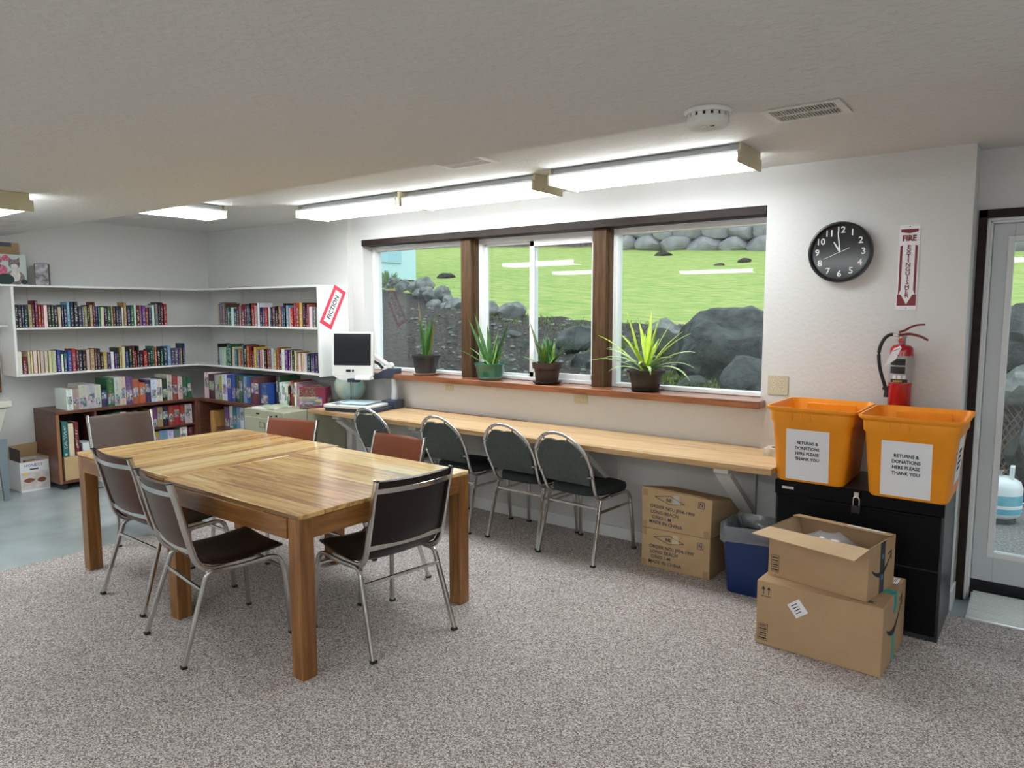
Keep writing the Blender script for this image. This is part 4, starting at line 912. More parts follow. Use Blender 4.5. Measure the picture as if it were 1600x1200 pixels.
# ------------------------------------------------------------ reading machine (screen over a moving tray)
t = thing('video_magnifier', 'white desktop video magnifier with dark screen above a reading tray, on the counter', 'reading machine', (-4.80, 4.14, .77), R(14))
m_off = mat('offwhite_plastic', (0.72, 0.72, 0.69), 0.35); m_lg = mat('pale_grey_plastic', (0.50, 0.54, 0.56), 0.4); m_nv = mat('dark_slate_plastic', (0.03, 0.04, 0.065), 0.4)
base = MB().prism(rrect(.50, .42, .03, 4, .06, -.03), 0.003, .03).box(.20, .33, .05, .20, .003, .075).build('base', m_nv, t, bevel=.004)
tray = MB().prism(rrect(.47, .40, .045, 5, .03, -.05), .031, .056).build('reading_tray', m_off, t, bevel=.006)
MB().box(-.15, .21, -.19, .10, .0565, .0575).build('tray_surface', mat('tray_blue_grey', (.12, .16, .2), .3), tray)
MB().box(-.11, .16, -.155, .07, .058, .059).build('paper_sheet', mat('pale_blue_sheet', (.55, .72, .80), .5), tray)
MB().prism([(.011 * math.cos(2 * PI * k / 14) * 1.8 - .06, .011 * math.sin(2 * PI * k / 14) - .222) for k in range(14)], .0565, .0585).build('control_knob', m_nv, tray)
col = []
for i in range(9):
    a = R(-50 + 100 * i / 8); col.append((.235 + .03 * math.cos(a), .17, .185 + .16 * math.sin(a)))
MB().sweep(col, rrect(.05, .06, .012, 3), up=(0, 1, 0)).build('column', m_lg, t, smooth=50)
MB().prism([(.02, .235), (.30, .275), (.30, .345), (.22, .348), (.02, .262)], .12, .22, T=Matrix(((1, 0, 0, 0), (0, 0, 1, 0), (0, 1, 0, 0), (0, 0, 0, 1)))).build('camera_arm', m_nv, t, bevel=.004)
MB().sweep([(.0, -.02, .255), (.15, -.02, .258)], [(.035 * math.cos(R(a)), .035 * math.sin(R(a))) for a in range(0, 181, 20)]).build('camera_head', m_off, t, smooth=40)
MB().box(-.08, .02, -.05, .015, .23, .26).build('camera_mount', m_nv, t, bevel=.003)
MB().sweep([(-.05, .14, .50), (.05, .155, .46), (.20, .165, .37)], rrect(.045, .035, .012, 3)).lathe([(.03, -.02), (.03, .02)], 16, T=Matrix.Translation((.22, .165, .365)) @ Matrix.Rotation(R(90), 4, 'X')).build('screen_arm', m_off, t, smooth=40)
MB().sweep([(.03, .13, .42), (.12, .135, .385), (.16, .14, .345)], rrect(.03, .02, .006, 2)).build('arm_link', m_black, t, smooth=40)
mo = bpy.data.objects.new('screen', None); 
TM = Matrix.Translation((-.07, .02, .48)) @ Matrix.Rotation(R(14), 4, 'Z') @ Matrix.Rotation(R(-4), 4, 'X')
bpy.data.objects.remove(mo)
sc = MB(); Tq = TM @ Matrix(((1, 0, 0, 0), (0, 0, 1, 0), (0, 1, 0, 0), (0, 0, 0, 1)))
sc.prism(rrect(.375, .38, .012, 3, 0, -.01), -.0, .035, T=Tq); sc.prism([(-.18, -.20), (.18, -.20), (.12, -.235), (.0, -.245), (-.12, -.235)], .001, .033, T=Tq)
sc.prism(rrect(.26, .24, .02, 3), .035, .06, T=Tq)
so = sc.build('screen', m_off, t, bevel=.004)
MB().prism(rrect(.335, .275, .002, 1, 0, .028), -.0015, .001, T=Tq).build('display_panel', mat('dark_display', (.006, .007, .010), .12), so)
MB().box(-.055, -.015, -.004, .001, -.165, -.145, T=TM).box(.0, .015, -.004, .001, -.165, -.145, T=TM).build('buttons', m_black, so)
tag(MB().tube([(-4.93, 4.36, .7735), (-5.0, 4.28, .7735), (-5.08, 4.0, .7735), (-5.12, 3.862, .7735), (-5.135, 3.852, .765), (-5.135, 3.850, .70), (-5.13, 3.85, .56), (-5.12, 3.86, .42), (-5.05, 3.90, .30), (-4.93, 3.95, .20)], .003, 6).build('power_cord', m_black, smooth=60), 'thin black cord hanging off the left end of the counter', 'cord')
tag(MB().tube([(-4.62, 4.41, .775), (-4.7, 4.40, .79), (-4.86, 4.42, .776), (-5.0, 4.40, .775), (-5.10, 4.33, .775)], .003, 6).build('power_cord', m_black, smooth=60), 'black cord lying behind the reading machine on the counter', 'cord')

# ------------------------------------------------------------ potted plants on the sill
m_soil = mat('potting_soil', (0.04, 0.028, 0.02), 0.95, bump=.6, bscale=90)
def leaf(mb, base, az, length, lean, curl, w, mi=0, n=9, fold=.25, twist=0):
    """tapering strap leaf that starts at base, leans out by 'lean' and droops by 'curl'"""
    p = Vector(base); el = R(90 - lean); pts = []; dl = length / n
    for i in range(n + 1):
        pts.append(p.copy()); el -= R(curl) / n * (0.4 + 1.2 * i / n); a = az + twist * i / n
        p = p + Vector((math.cos(a) * math.cos(el), math.sin(a) * math.cos(el), math.sin(el))) * dl
    vs = []
    for i, q in enumerate(pts):
        t_ = i / n; ww = 1.35 * w * (.55 + .9 * t_ if t_ < .35 else .87 * (1 - ((t_ - .35) / .65) ** 1.8) + .015) / 1
        sd = Vector((-math.sin(az), math.cos(az), 0)); tg = (pts[min(i + 1, n)] - pts[max(i - 1, 0)]).normalized(); nr = sd.cross(tg)
        c = q - nr * ww * fold
        vs += [tuple(q - sd * ww), tuple(c), tuple(q + sd * ww), tuple(c - nr * .0012)]
    fs = []; ms = []
    for i in range(n):
        a, b = i * 4, i * 4 + 4
        fs += [(a, a + 1, b + 1, b), (a + 1, a + 2, b + 2, b + 1), (a + 2, a + 3, b + 3, b + 2), (a + 3, a, b, b + 3)]
    mb.add(vs, fs, mi)
LM = {}
def leaf_mat(name, c, c2, vs=3.0):
    m = mat(name, c, .4, col2=c2, vscale=vs, stretch=(30, 30, 2)); return m
def plant(name, label, x, y, pot, m_pot, rim, saucer, leaves, lms, soilz=None, sx=1.0):
    """pot = profile, saucer = (radius, height, material)"""
    t = thing(name, label, 'potted plant', (x, y, 1.0705), 0, 'potted plants on the window sill')
    z0 = 0
    if saucer:
        r, h, ms = saucer
        MB().lathe([(r * .80, 0), (r, h), (r * .95, h), (r * .78, .004)], 32, sx=sx).build('saucer', ms, t, smooth=50); z0 = .0045
    inner = [(r * .93, z) for r, z in pot[::-1][:1]] + [(pot[-1][0] * .90, pot[-1][1] - .02)]
    MB().lathe([(r, z + z0) for r, z in pot] + [(r, z + z0) for r, z in inner], 36, sx=sx, capt=True).build('pot', m_pot, t, smooth=35)
    sz = pot[-1][1] - .018 + z0
    MB().lathe([(pot[-1][0] * .88, sz), (.01, sz + .006)], 28, sx=sx, capb=False).build('soil', m_soil, t, smooth=60)
    mb = MB()
    for (dx, dy, az, L, lean, curl, w, mi) in leaves: leaf(mb, (dx, dy, sz), R(az), L, lean, curl, w, mi)
    mb.build('foliage', lms, t, smooth=60)
    return t
g1 = leaf_mat('dark_leaf_green', (.07, .20, .025), (.02, .085, .02)); g2 = leaf_mat('light_leaf_green', (.25, .42, .06), (.10, .26, .04)); g3 = leaf_mat('red_tipped_leaf', (.28, .10, .05), (.08, .18, .05))
gy = leaf_mat('yellow_striped_leaf', (.62, .72, .06), (.28, .50, .04), 2.0); gv = leaf_mat('variegated_leaf', (.60, .68, .28), (.10, .28, .06), 2.2)
rl = random.Random(3)
plant('potted_plant', 'upright narrow-leaved plant in a charcoal pot on a pale saucer, leftmost on the sill', -4.285, 4.44,
      [(.078, 0), (.085, .01), (.118, .145), (.128, .146), (.130, .166)], mat('charcoal_pot', (.025, .028, .030), .4), 0, (.118, .018, mat('pale_clay_saucer', (.62, .50, .42), .6)),
      [(-.02, .0, 175, .47, 6, 4, .014, 2), (.05, 0, 5, .40, 10, 6, .015, 2), (0, .0, 10, .32, 1, 2, .012, 1), (.02, -.01, 20, .27, 8, 4, .012, 0), (-.01, -.01, 190, .30, 6, 5, .012, 0), (.04, 0, 0, .36, 7, 4, .013, 0), (.03, .02, 350, .22, 14, 10, .010, 1), (.01, .01, 90, .34, 5, 5, .012, 0), (-.01, .02, 120, .28, 8, 5, .012, 0), (.05, -.02, 350, .15, 26, 10, .008, 1), (-.015, 0, 185, .36, 4, 3, .012, 0)], [g1, g2, g3])
plant('potted_plant', 'broad-leaved plant in a shiny green pot, on the sill beside the left post', -3.575, 4.437,
      [(.085, 0), (.095, .006), (.105, .05), (.122, .11), (.130, .118), (.130, .128)], mat('glossy_green_pot', (.02, .15, .09), .15, coat=.5), 0, (.105, .022, mat('clear_saucer', (.35, .42, .40), .2, coat=.5)),
      [(-.03, 0, 185, .40, 24, 6, .022, 0), (-.02, .01, 175, .44, 20, 4, .020, 0), (.04, 0, 0, .36, 22, 4, .020, 0), (.05, .01, 10, .33, 17, 4, .019, 0), (.0, -.01, 180, .24, 48, 22, .012, 1), (-.03, -.02, 190, .30, 58, 20, .009, 0), (.05, -.01, 350, .20, 38, 18, .013, 1), (.01, .02, 80, .26, 10, 5, .018, 1), (.02, -.01, 20, .30, 12, 4, .016, 0), (-.01, .02, 150, .33, 12, 5, .017, 0), (.04, .0, 5, .16, 55, 20, .009, 1)], [g1, g2, g3])
pl = [(-.04, 0, 175, .32, 20, 4, .017, 0), (-.05, 0, 190, .34, 16, 4, .015, 2), (.02, 0, 10, .26, 8, 4, .014, 0), (.03, .01, 0, .24, 32, 16, .014, 0), (.04, .0, 350, .28, 42, 18, .013, 0), (.04, -.02, 345, .22, 50, 18, .011, 0), (-.05, -.02, 195, .15, 62, 14, .008, 1)]
pl += [(rl.uniform(-.04, .04), rl.uniform(-.03, .03), rl.uniform(0, 360), rl.uniform(.15, .24), rl.uniform(5, 38), 10, .014, rl.choice([0, 0, 0, 1])) for _ in range(20)]
plant('potted_plant', 'bushy dark green plant in a worn brown pot on a brown saucer, on the sill', -3.03, 4.437,
      [(.078, 0), (.083, .006), (.096, .11), (.108, .112), (.112, .150), (.112, .156)], mat('worn_brown_pot', (.028, .018, .014), .6, col2=(.060, .024, .016), vscale=9), 0, (.115, .022, mat('dark_brown_saucer', (.05, .035, .028), .5)), pl, [g1, g2, g3])
pl = []
for az, L, lean, curl in ((100, .42, 10, 8), (170, .42, 14, 10), (60, .40, 12, 6), (10, .40, 12, 6), (185, .44, 42, 28), (175, .42, 52, 40), (195, .40, 60, 50), (165, .38, 34, 30), (5, .44, 38, 30), (350, .46, 50, 45), (355, .42, 58, 60), (20, .38, 30, 24), (200, .36, 48, 60), (340, .40, 62, 80), (330, .30, 46, 50), (210, .34, 40, 40), (270, .28, 30, 30), (250, .30, 50, 60), (290, .32, 52, 60), (90, .32, 30, 30), (120, .34, 26, 20), (30, .36, 20, 12), (150, .38, 20, 12), (225, .26, 60, 70), (310, .34, 60, 70)):
    pl.append((rl.uniform(-.02, .02), rl.uniform(-.02, .02), az + rl.uniform(-8, 8), L * rl.uniform(.9, 1.05), lean, curl, rl.uniform(.013, .017), 3 if curl < 35 else 4))
plant('potted_plant', 'spreading yellow-striped plant in a dark brown pot, on the sill by the right window', -2.22, 4.44,
      [(.085, 0), (.09, .006), (.114, .122), (.128, .124), (.130, .142)], mat('dark_brown_pot', (.030, .022, .018), .4), 0, (.108, .02, mat('dark_saucer', (.028, .022, .018), .5)), pl, [g1, g2, g3, gy, gv])

# ------------------------------------------------------------ wall outlets, clock, sign, extinguisher
def outlet(x, z, w, h, y, label, quad=False):
    t = thing('wall_outlet', label, 'outlet', (x, y, z), 0, 'electrical outlets')
    MB().box(-w / 2, w / 2, -.006, -.0005, -h / 2, h / 2).build('cover_plate', m_outlet, t, bevel=.002)
    f = MB(); s = MB()
    cs = [(-.023, .02), (.023, .02), (-.023, -.02), (.023, -.02)] if quad else [(-.02, 0), (.02, 0)]
    for cx, cz in cs:
        f.lathe([(.016, 0), (.016, .002)], 18, T=Matrix.Translation((cx, -.006, cz)) @ Matrix.Rotation(R(90), 4, 'X'))
        for dx in (-.006, .006): s.box(cx + dx - .0013, cx + dx + .0013, -.0088, -.0081, cz + .001, cz + .009)
        s.lathe([(.0025, 0), (.0025, .0007)], 8, T=Matrix.Translation((cx, -.0081, cz - .007)) @ Matrix.Rotation(R(90), 4, 'X'))
    f.build('socket_face', mat('socket_cream', (.66, .60, .46), .4), t); s.build('slots', m_ink, t)
outlet(-1.333, 1.168, .122, .118, 4.43, 'four-socket almond outlet plate below the clock, above the left orange bin', True)
outlet(-2.735, .98, .115, .072, 4.45, 'almond two-socket outlet under the sill, below the right brown window post')
outlet(-4.02, .99, .09, .072, 4.45, 'almond outlet under the sill, between the charcoal pot and the left brown post')
MB_ = None
t = thing('wall_clock', 'round black wall clock with white numerals above the orange bins', 'clock', (-1.011, 4.43, 1.945))
TY = Matrix.Rotation(R(90), 4, 'X')
MB().lathe([(.150, .03), (.150, .036), (.158, .045), (.168, .042), (.170, .02), (.170, .001)], 64, T=TY, capb=False).build('rim', m_black, t, smooth=40)
MB().lathe([(.154, .001), (.154, .024)], 64, T=TY).build('dial', mat('black_dial', (.010, .012, .012), .12, spec=.6), t, smooth=40)
m_num = mat('white_numerals', (.82, .83, .82), .5)
for k in range(1, 13):
    a = R(90 - 30 * k); text('numeral', str(k), .050, m_num, t, plane_T((.122 * math.cos(a), -.0248, .122 * math.sin(a)), (1, 0, 0), (0, 0, 1)), bold=.0009, depth=.0004)
def hand(nm, ang, L, w, y, tail=.02):
    a = R(90 - ang); T_ = Matrix.Translation((0, y, 0)) @ Matrix.Rotation(-a, 4, 'Y')
    MB().hexa([(-tail, -.0007, -w / 2), (L, -.0007, -w / 3), (L, .0007, -w / 3), (-tail, .0007, -w / 2)], [(-tail, -.0007, w / 2), (L, -.0007, w / 3), (L, .0007, w / 3), (-tail, .0007, w / 2)]).build(nm, m_num, t).matrix_local = T_
hand('hour_hand', -31, .067, .010, -.027, .0); hand('minute_hand', -7, .112, .008, -.029, 0); hand('second_hand', 246, .095, .003, -.031, .055)

m_red = mat('oxblood_red', (.20, .012, .022), .35)
t = thing('extinguisher_sign', 'tall white FIRE EXTINGUISHER sign with dark red arrow, above the extinguisher', 'sign', (-.669, 4.43, 1.848))
MB().prism(rrect(.100, .455, .008, 3), 0, .002, T=Matrix.Translation((0, -.0005, 0)) @ TY).build('plate', m_paper, t)
def sp(nm, polys, m, y=.0028):
    b = MB()
    for p in polys: b.prism(p, 0, .0006, T=Matrix.Translation((0, -y, 0)) @ TY)
    return b.build(nm, m, t)
sp('red_border', [[(-.042, .205), (.042, .205), (.042, .190), (.0, .182), (-.042, .190)], [(-.042, .115), (-.030, .120), (-.030, -.12), (-.042, -.15)], [(.030, .120), (.042, .115), (.042, -.15), (.030, -.12)], [(-.046, -.145), (-.028, -.145), (.0, -.198), (.028, -.145), (.046, -.145), (.046, -.205), (-.046, -.205)]], m_red)
text('lettering', 'FIRE', .042, m_red, t, plane_T((0, -.0038, .155), (1, 0, 0), (0, 0, 1)), bold=.0016, sx=.88)
for i, ch in enumerate('EXTINGUISHER'):
    text('lettering', ch, .030, m_red, t, plane_T((0, -.0038, .108 - i * .0235), (1, 0, 0), (0, 0, 1)), bold=.0006, sx=1.1)
text('lettering', 'BRADY', .007, m_red, t, plane_T((.033, -.0038, -.214), (1, 0, 0), (0, 0, 1))) if False else None
MB().lathe([(.003, 0), (.003, .001)], 8, T=Matrix.Translation((0, -.003, .218)) @ TY).lathe([(.003, 0), (.003, .001)], 8, T=Matrix.Translation((0, -.003, -.218)) @ TY).build('screw', m_ink, t)

t = thing('fire_extinguisher', 'red fire extinguisher with black hose hanging on the wall behind the right bin', 'fire extinguisher', (-.667, 4.366, .98))
m_fr = mat('gloss_red_paint', (.42, .006, .012), .22, coat=.4)
MB().lathe([(.050, 0), (.056, .012), (.056, .425), (.053, .438), (.040, .450), (.022, .456)], 32).build('cylinder', m_fr, t, smooth=40)
lb = MB().lathe([(.0566, .250), (.0566, .395)], 32, capb=False, capt=False).build('label_band', mat('label_silver', (.42, .42, .42), .35, .3), t, smooth=60)
bl = MB()
for z0, z1, a0, a1 in ((.345, .380, -140, -60), (.300, .338, -140, -60), (.252, .270, -135, -45)):
    vs = []; n = 10
    for k in range(n + 1):
        a = R(a0 + (a1 - a0) * k / n); vs += [(.0571 * math.cos(a), .0571 * math.sin(a), z0), (.0571 * math.cos(a), .0571 * math.sin(a), z1)]
    bl.add(vs, [(2 * k, 2 * k + 2, 2 * k + 3, 2 * k + 1) for k in range(n)])
bl.build('label_print', m_ink, lb)
pc = MB()
for k in range(3):
    a = R(-112 + k * 24); T_ = Matrix.Rotation(a, 4, 'Z'); pc.box(.0567, .0574, -.008, .008, .273, .292, T=T_)
pc.build('pictogram', m_paper, lb)
text('lettering', 'sentry', .017, mat('gold_print', (.75, .45, .08), .5), lb, plane_T((-.004, -.0585, .261), (1, 0, 0), (0, 0, 1)), bold=.0006)
MB().lathe([(.018, .452), (.018, .49), (.012, .50)], 16).box(-.02, .02, -.010, .010, .49, .515).lathe([(.017, 0), (.017, .012)], 18, T=Matrix.Translation((0, -.012, .475)) @ TY).build('valve', mat('valve_grey', (.32, .30, .28), .4, .6), t, smooth=40)
MB().lathe([(.015, 0), (.015, .006)], 18, T=Matrix.Translation((0, -.0245, .475)) @ TY).build('gauge', m_fr, t, smooth=40)
def lever(nm, pts, w):
    q = smooth_pts(pts); MB().sweep(q, rrect(.022, w, .003, 2), scale=[1.1 - .4 * i / len(q) for i in range(len(q))]).build(nm, m_dr, t, smooth=40)
m_dr = mat('dark_red_metal', (.16, .008, .012), .35)
lever('handle', [(-.015, 0, .505), (.03, 0, .512), (.06, 0, .507), (.09, 0, .498), (.122, 0, .480)], .014)
lever('squeeze_lever', [(-.018, 0, .520), (.012, 0, .532), (.035, 0, .548), (.065, 0, .560), (.102, 0, .563)], .012)
MB().tube(smooth_pts([(-.045, 0, .507), (-.06, -.002, .506), (-.082, -.005, .49), (-.100, -.01, .455), (-.109, -.012, .41), (-.105, -.012, .35), (-.092, -.010, .29), (-.075, -.006, .235), (-.068, -.002, .205)]), .0095, 10).build('hose', m_rubber, t, smooth=50)
MB().sweep([(-.018, 0, .504), (-.045, 0, .507)], rrect(.016, .016, .004, 2)).build('hose_fitting', m_chrome, t, smooth=40)
MB().lathe([(.014, 0), (.012, .03), (.010, .06)], 12, T=Matrix.Translation((-.064, 0, .165))).box(-.083, -.052, -.012, .012, .205, .22).build('nozzle', m_black, t, smooth=40)
tg = MB().add([(.0, -.062, .452), (-.034, -.064, .425), (-.072, -.066, .335), (-.058, -.0645, .345), (-.018, -.064, .375), (.008, -.0625, .44)], [(0, 1, 2, 3, 4, 5)]).build('inspection_tag', m_paper, t)
md = tg.modifiers.new('s', 'SOLIDIFY'); md.thickness = .0006
MB().add([(-.030, -.066, .424), (-.032, -.066, .419), (.000, -.0645, .434), (.002, -.0645, .438)], [(0, 1, 2, 3)]).build('tag_stripe', mat('tag_green', (.1, .2, .2), .6), tg)

# ------------------------------------------------------------ black cabinet and orange bins
t = thing('black_cabinet', 'black metal lateral file cabinet with padlock under the orange bins', 'cabinet', (-.777, 4.14, 0))
m_bm = mat('black_enamel_shaded', (.002, .002, .003), .5, var=.2, vscale=4, spec=.15); m_bm2 = mat('black_enamel_side_sheen', (.022, .024, .028), .30, col2=(.05, .055, .06), vscale=3.5)  # same enamel: front painted darker as shade, side paler as sheen
MB().box(-.398, .398, -.20, .275, .0, .708).build('body', m_bm2, t, bevel=.003)
for z0, z1 in ((.36, .630), (.03, .350)):
    dr = MB().box(-.385, .385, -.215, -.2005, z0, z1).build('drawer', m_bm, t, bevel=.003)
    MB().box(-.385, .385, -.222, -.2155, z1 - .012, z1).build('pull_lip', m_bm, dr, bevel=.002)
MB().box(-.398, .398, -.221, -.2005, .632, .7078).build('top_rail', m_bm, t, bevel=.003)
MB().box(-.36, -.30, -.2225, -.2212, .665, .678).build('name_label', mat('silver_label', (.6, .6, .62), .4), t)
hs_ = MB().box(.0, .022, -.235, -.2215, .672, .70).build('hasp', m_chrome, t)
pl_ = thing('padlock', 'black padlock with steel shackle hanging on the black cabinet front', 'padlock', (-.765, 3.907, .59))
MB().box(-.022, .022, -.010, .010, 0, .042).build('lock_body', m_black, pl_, bevel=.004)
MB().tube([(-.014, 0, .040), (-.014, 0, .068)] + [(.014 * math.cos(R(a)), 0, .072 + .014 * math.sin(R(a))) for a in range(165, 10, -15)] + [(.014, 0, .068), (.014, 0, .040)], .0035, 8, up=(0, 1, 0)).build('shackle', m_chromeb, pl_, smooth=60)

m_or = mat('orange_plastic', (.95, .34, .012), .38, var=.04)
MATS['orange_plastic'].node_tree.nodes['Principled BSDF'].inputs['Subsurface Weight'].default_value = 0.0
def bin_(label, x, y, rz, side=False):
    t = thing('storage_bin', label, 'bin', (x, y, .7085), R(rz), 'orange returns bins on the black cabinet')
    def rg(w, d, r, z): return [(px, py, z) for px, py in rrect(w, d, r, 6)]
    lev = [(.325, .385, .03, 0), (.345, .405, .035, .012), (.395, .45, .04, .315), (.415, .468, .045, .325), (.420, .474, .045, .375), (.452, .498, .05, .385), (.460, .505, .05, .392), (.460, .505, .05, .402), (.438, .485, .045, .402),
           (.405, .458, .04, .36), (.38, .435, .035, .30), (.335, .395, .03, .02)]
    vs = []; n = len(rg(1, 1, .1, 0)); fs = []
    for l_ in lev: vs += rg(*l_)
    for L in range(len(lev) - 1):
        for k in range(n): fs.append((L * n + k, L * n + (k + 1) % n, (L + 1) * n + (k + 1) % n, (L + 1) * n + k))
    fs += [tuple(range(n))[::-1], tuple(range((len(lev) - 1) * n, len(lev) * n))]
    b = MB().add(vs, fs)
    b.build('tub', m_or, t, smooth=45)
    for k in range(3): MB().box(-.09 + .045 * k, -.084 + .045 * k, -.241, -.230, .330, .372).build('moulded_rib', m_or, t, bevel=.002)
    r = MB()
    # moulded handle recess seen inside the back wall
    r.prism([(-.13, .0), (.13, .0), (.13, .045), (-.13, .045)], .205, .222, T=Matrix.Translation((0, 0, .335)) @ Matrix(((1, 0, 0, 0), (0, 0, 1, 0), (0, 1, 0, 0), (0, 0, 0, 1))))
    r.build('moulded_handle', m_or, t, bevel=.003)
    # sheet of paper on the front wall, which leans outward going up
    sl = math.atan2((.45 - .405) / 2, .303)
    T_ = plane_T((-.01, -.2125 - .0012, .150), (1, 0, 0), (0, -math.sin(sl), math.cos(sl))) 
    p = MB().box(-.108, .108, -.136, .136, 0, .0006, T=T_).build('paper_notice', m_paper, t)
    text('lettering', 'RETURNS &\nDONATIONS\nHERE PLEASE\nTHANK YOU', .0225, m_ink, p, T_ @ Matrix.Translation((0, .022, .0012)), bold=.0007, depth=.0003, line=1.28, sx=.92)
    if side:
        T2 = plane_T((.1855 + .0012, -.02, .175), (0, 1, 0), (math.sin(sl), 0, math.cos(sl)))
        p = MB().box(-.105, .115, -.09, .15, 0, .0006, T=T2).build('paper_notice', m_paper, t)
        text('lettering', 'BOOK', .024, m_ink, p, T2 @ Matrix.Translation((0, .11, .0012)), bold=.0006, depth=.0003) if False else None
        text('lettering', 'RETURNS &\nDONATIONS\nHERE PLEASE\nTHANK YOU', .0225, m_ink, p, T2 @ Matrix.Translation((0, .02, .0012)), bold=.0007, depth=.0003, line=1.28, sx=.92)
    return t
bin_('orange plastic returns bin on the left of the black cabinet, below the clock', -1.002, 4.118, 0)
bin_('orange plastic returns bin on the right of the black cabinet, before the extinguisher', -.532, 4.052, 0, True)

t = thing('tissue_box', 'small patterned tissue box on the right end of the counter beside the orange bin', 'tissue box', (-1.278, 4.27, .77), R(0))
MB().box(-.06, .04, -.055, .055, 0, .045).build('carton', mat('patterned_card', (.66, .64, .55), .6, col2=(.45, .42, .28), vscale=30), t, bevel=.002)
MB().lathe([(.022, 0), (.018, .002)], 16, (-.01, 0, .0452)).build('opening', m_ink, t)

# ------------------------------------------------------------ cartons on the floor
def tape(mb, *a, **k): return mb.box(*a, **k)
def ns_box(label, loc, top_sag, z0, extra):
    W_, D_, H_ = .452, .36, .252
    t = thing('shipping_carton', label, 'cardboard box', (*loc, z0), 0, 'printed shipping cartons under the counter')
    x0, x1 = -W_ / 2, W_ / 2; s = top_sag
    if s:
        b = MB()
        # four walls and bottom; rear top sags, top flaps loosely closed
        b.hexa([(x0, 0, 0), (x1, 0, 0), (x1 + .03, D_, 0), (x0, D_, 0)], [(x0 - .008, 0, H_ + .012), (x1 + .008, 0, H_ - .012), (x1 + .055, D_ - .02, H_ - .075), (x0 + .02, D_ - .02, H_ - .065)])
        b.build('carton', m_card2, t, bevel=.004)
        MB().hexa([(x0 + .01, .01, H_ + .003), (x1 - .02, .01, H_ - .018), (x1 + .02, D_ - .04, H_ - .075), (x0 + .03, D_ - .04, H_ - .062)], [(x0 + .02, .012, H_ + .012), (x1 - .04, .012, H_ - .006), (x1, D_ - .05, H_ - .064), (x0 + .06, D_ - .05, H_ - .045)]).build('top_flap', m_card, t)
    else:
        MB().box(x0, x1, 0, D_, 0, H_).build('carton', m_card2, t, bevel=.004)
    k = .025 if s else 0.0
    F = lambda x, z: plane_T((x, -.0016, z), (1, 0, 0), (0, 0, 1)) @ Matrix.Rotation(-R(3 if s else 0), 4, 'Z')
    m_n = mat('blue_black_print', (.03, .06, .10), .7)
    for i, (tx, xx) in enumerate((('ORDER NO.: JF04-19W', -.018), ('LONG BEACH', -.068), ('C/NO.1-M', -.088), ('MADE IN CHINA', -.060))):
        text('lettering', tx, .030, m_n, t, F(xx - .005, .138 - i * .033), bold=.0002, depth=.0004)
    dm = MB(); q = F(-.035, .195)
    for a, b_ in (((-.105, .006), (-.005, .028)), ((-.005, .028), (.095, -.006)), ((.095, -.006), (-.005, -.026)), ((-.005, -.026), (-.105, .006))):
        d_ = Vector((b_[0] - a[0], b_[1] - a[1])); n_ = Vector((-d_.y, d_.x)).normalized() * .0016
        dm.prism([(a[0] - n_.x, a[1] - n_.y), (b_[0] - n_.x, b_[1] - n_.y), (b_[0] + n_.x, b_[1] + n_.y), (a[0] + n_.x, a[1] + n_.y)], 0, .0004, T=q)
    dm.build('printed_diamond', m_n, t)
    text('lettering', 'NS', .028, m_n, t, F(-.045, .195), bold=.0006, depth=.0004)
    sq = MB(); q = F(.165, .198)
    for r_ in ((-.020, .020, .017, .020), (-.020, .020, -.020, -.017), (-.020, -.017, -.02, .02), (.017, .020, -.02, .02)): sq.box(*r_, 0, .0004, T=q)
    sq.build('printed_square', m_n, t); text('lettering', 'N', .030, m_n, t, q @ Matrix.Translation((0, 0, .0004)), bold=.0008, depth=.0003)
    tp = MB(); tm = mat('brown_tape', (.40, .26, .13), .35)
    for xx, zz in ((x0 + .001, .0), (x0 + .001, H_ - .05), (x1 - .041, .0)): tp.box(xx, xx + .032, -.0012, -.0002, zz + .003, zz + .047 - (.004 if s else 0))
    tp.build('packing_tape', tm, t)
    if extra: MB().hexa([(-.02, -.002, .155 + .02), (.03, -.002, .178), (.03, -.0012, .178), (-.02, -.0012, .175)], [(-.012, -.002, .235), (.022, -.002, .232), (.022, -.0012, .232), (-.012, -.0012, .235)]).build('torn_label', mat('torn_silver', (.55, .52, .5), .4) if s else mat('torn_paper', (.66, .52, .33), .7), t)
    return t
ns_box('printed shipping carton under the counter, lower of the stack by the blue bin', (-1.81, 4.06), 0, 0, True)
ns_box('sagging printed shipping carton, topmost of the stack beside the blue bin', (-1.81, 4.06), 1, .2525, True)

t = thing('waste_basket', 'blue plastic waste basket with a clear liner beside the stacked cartons', 'waste basket', (-1.325, 4.06, 0), R(0))
m_bl = mat('navy_blue_plastic', (.006, .028, .135), .35)
lev = [(.235, .19, .03, 0), (.245, .20, .03, .01), (.295, .25, .035, .36), (.305, .26, .035, .365), (.305, .26, .035, .375), (.285, .24, .03, .375), (.235, .19, .025, .02)]
vs = []; fs = []; n = len(rrect(1, 1, .1, 5))
for w_, d_, r_, z in lev: vs += [(px, py, z) for px, py in rrect(w_, d_, r_, 5)]
for L in range(len(lev) - 1):
    for k in range(n): fs.append((L * n + k, L * n + (k + 1) % n, (L + 1) * n + (k + 1) % n, (L + 1) * n + k))
fs += [tuple(range(n))[::-1], tuple(range((len(lev) - 1) * n, len(lev) * n))]
MB().add(vs, fs).build('bucket', m_bl, t, smooth=40)
m_ln = mat('liner_film', (.50, .54, .58), .12, trans=.65, spec=.7, bump=.5, bscale=25, bdist=.01)
rb = random.Random(5); vs = []; fs = []; o_ = rrect(1, 1, .12, 9); n = len(o_); jz = [rb.uniform(-1, 1) for _ in range(n)]
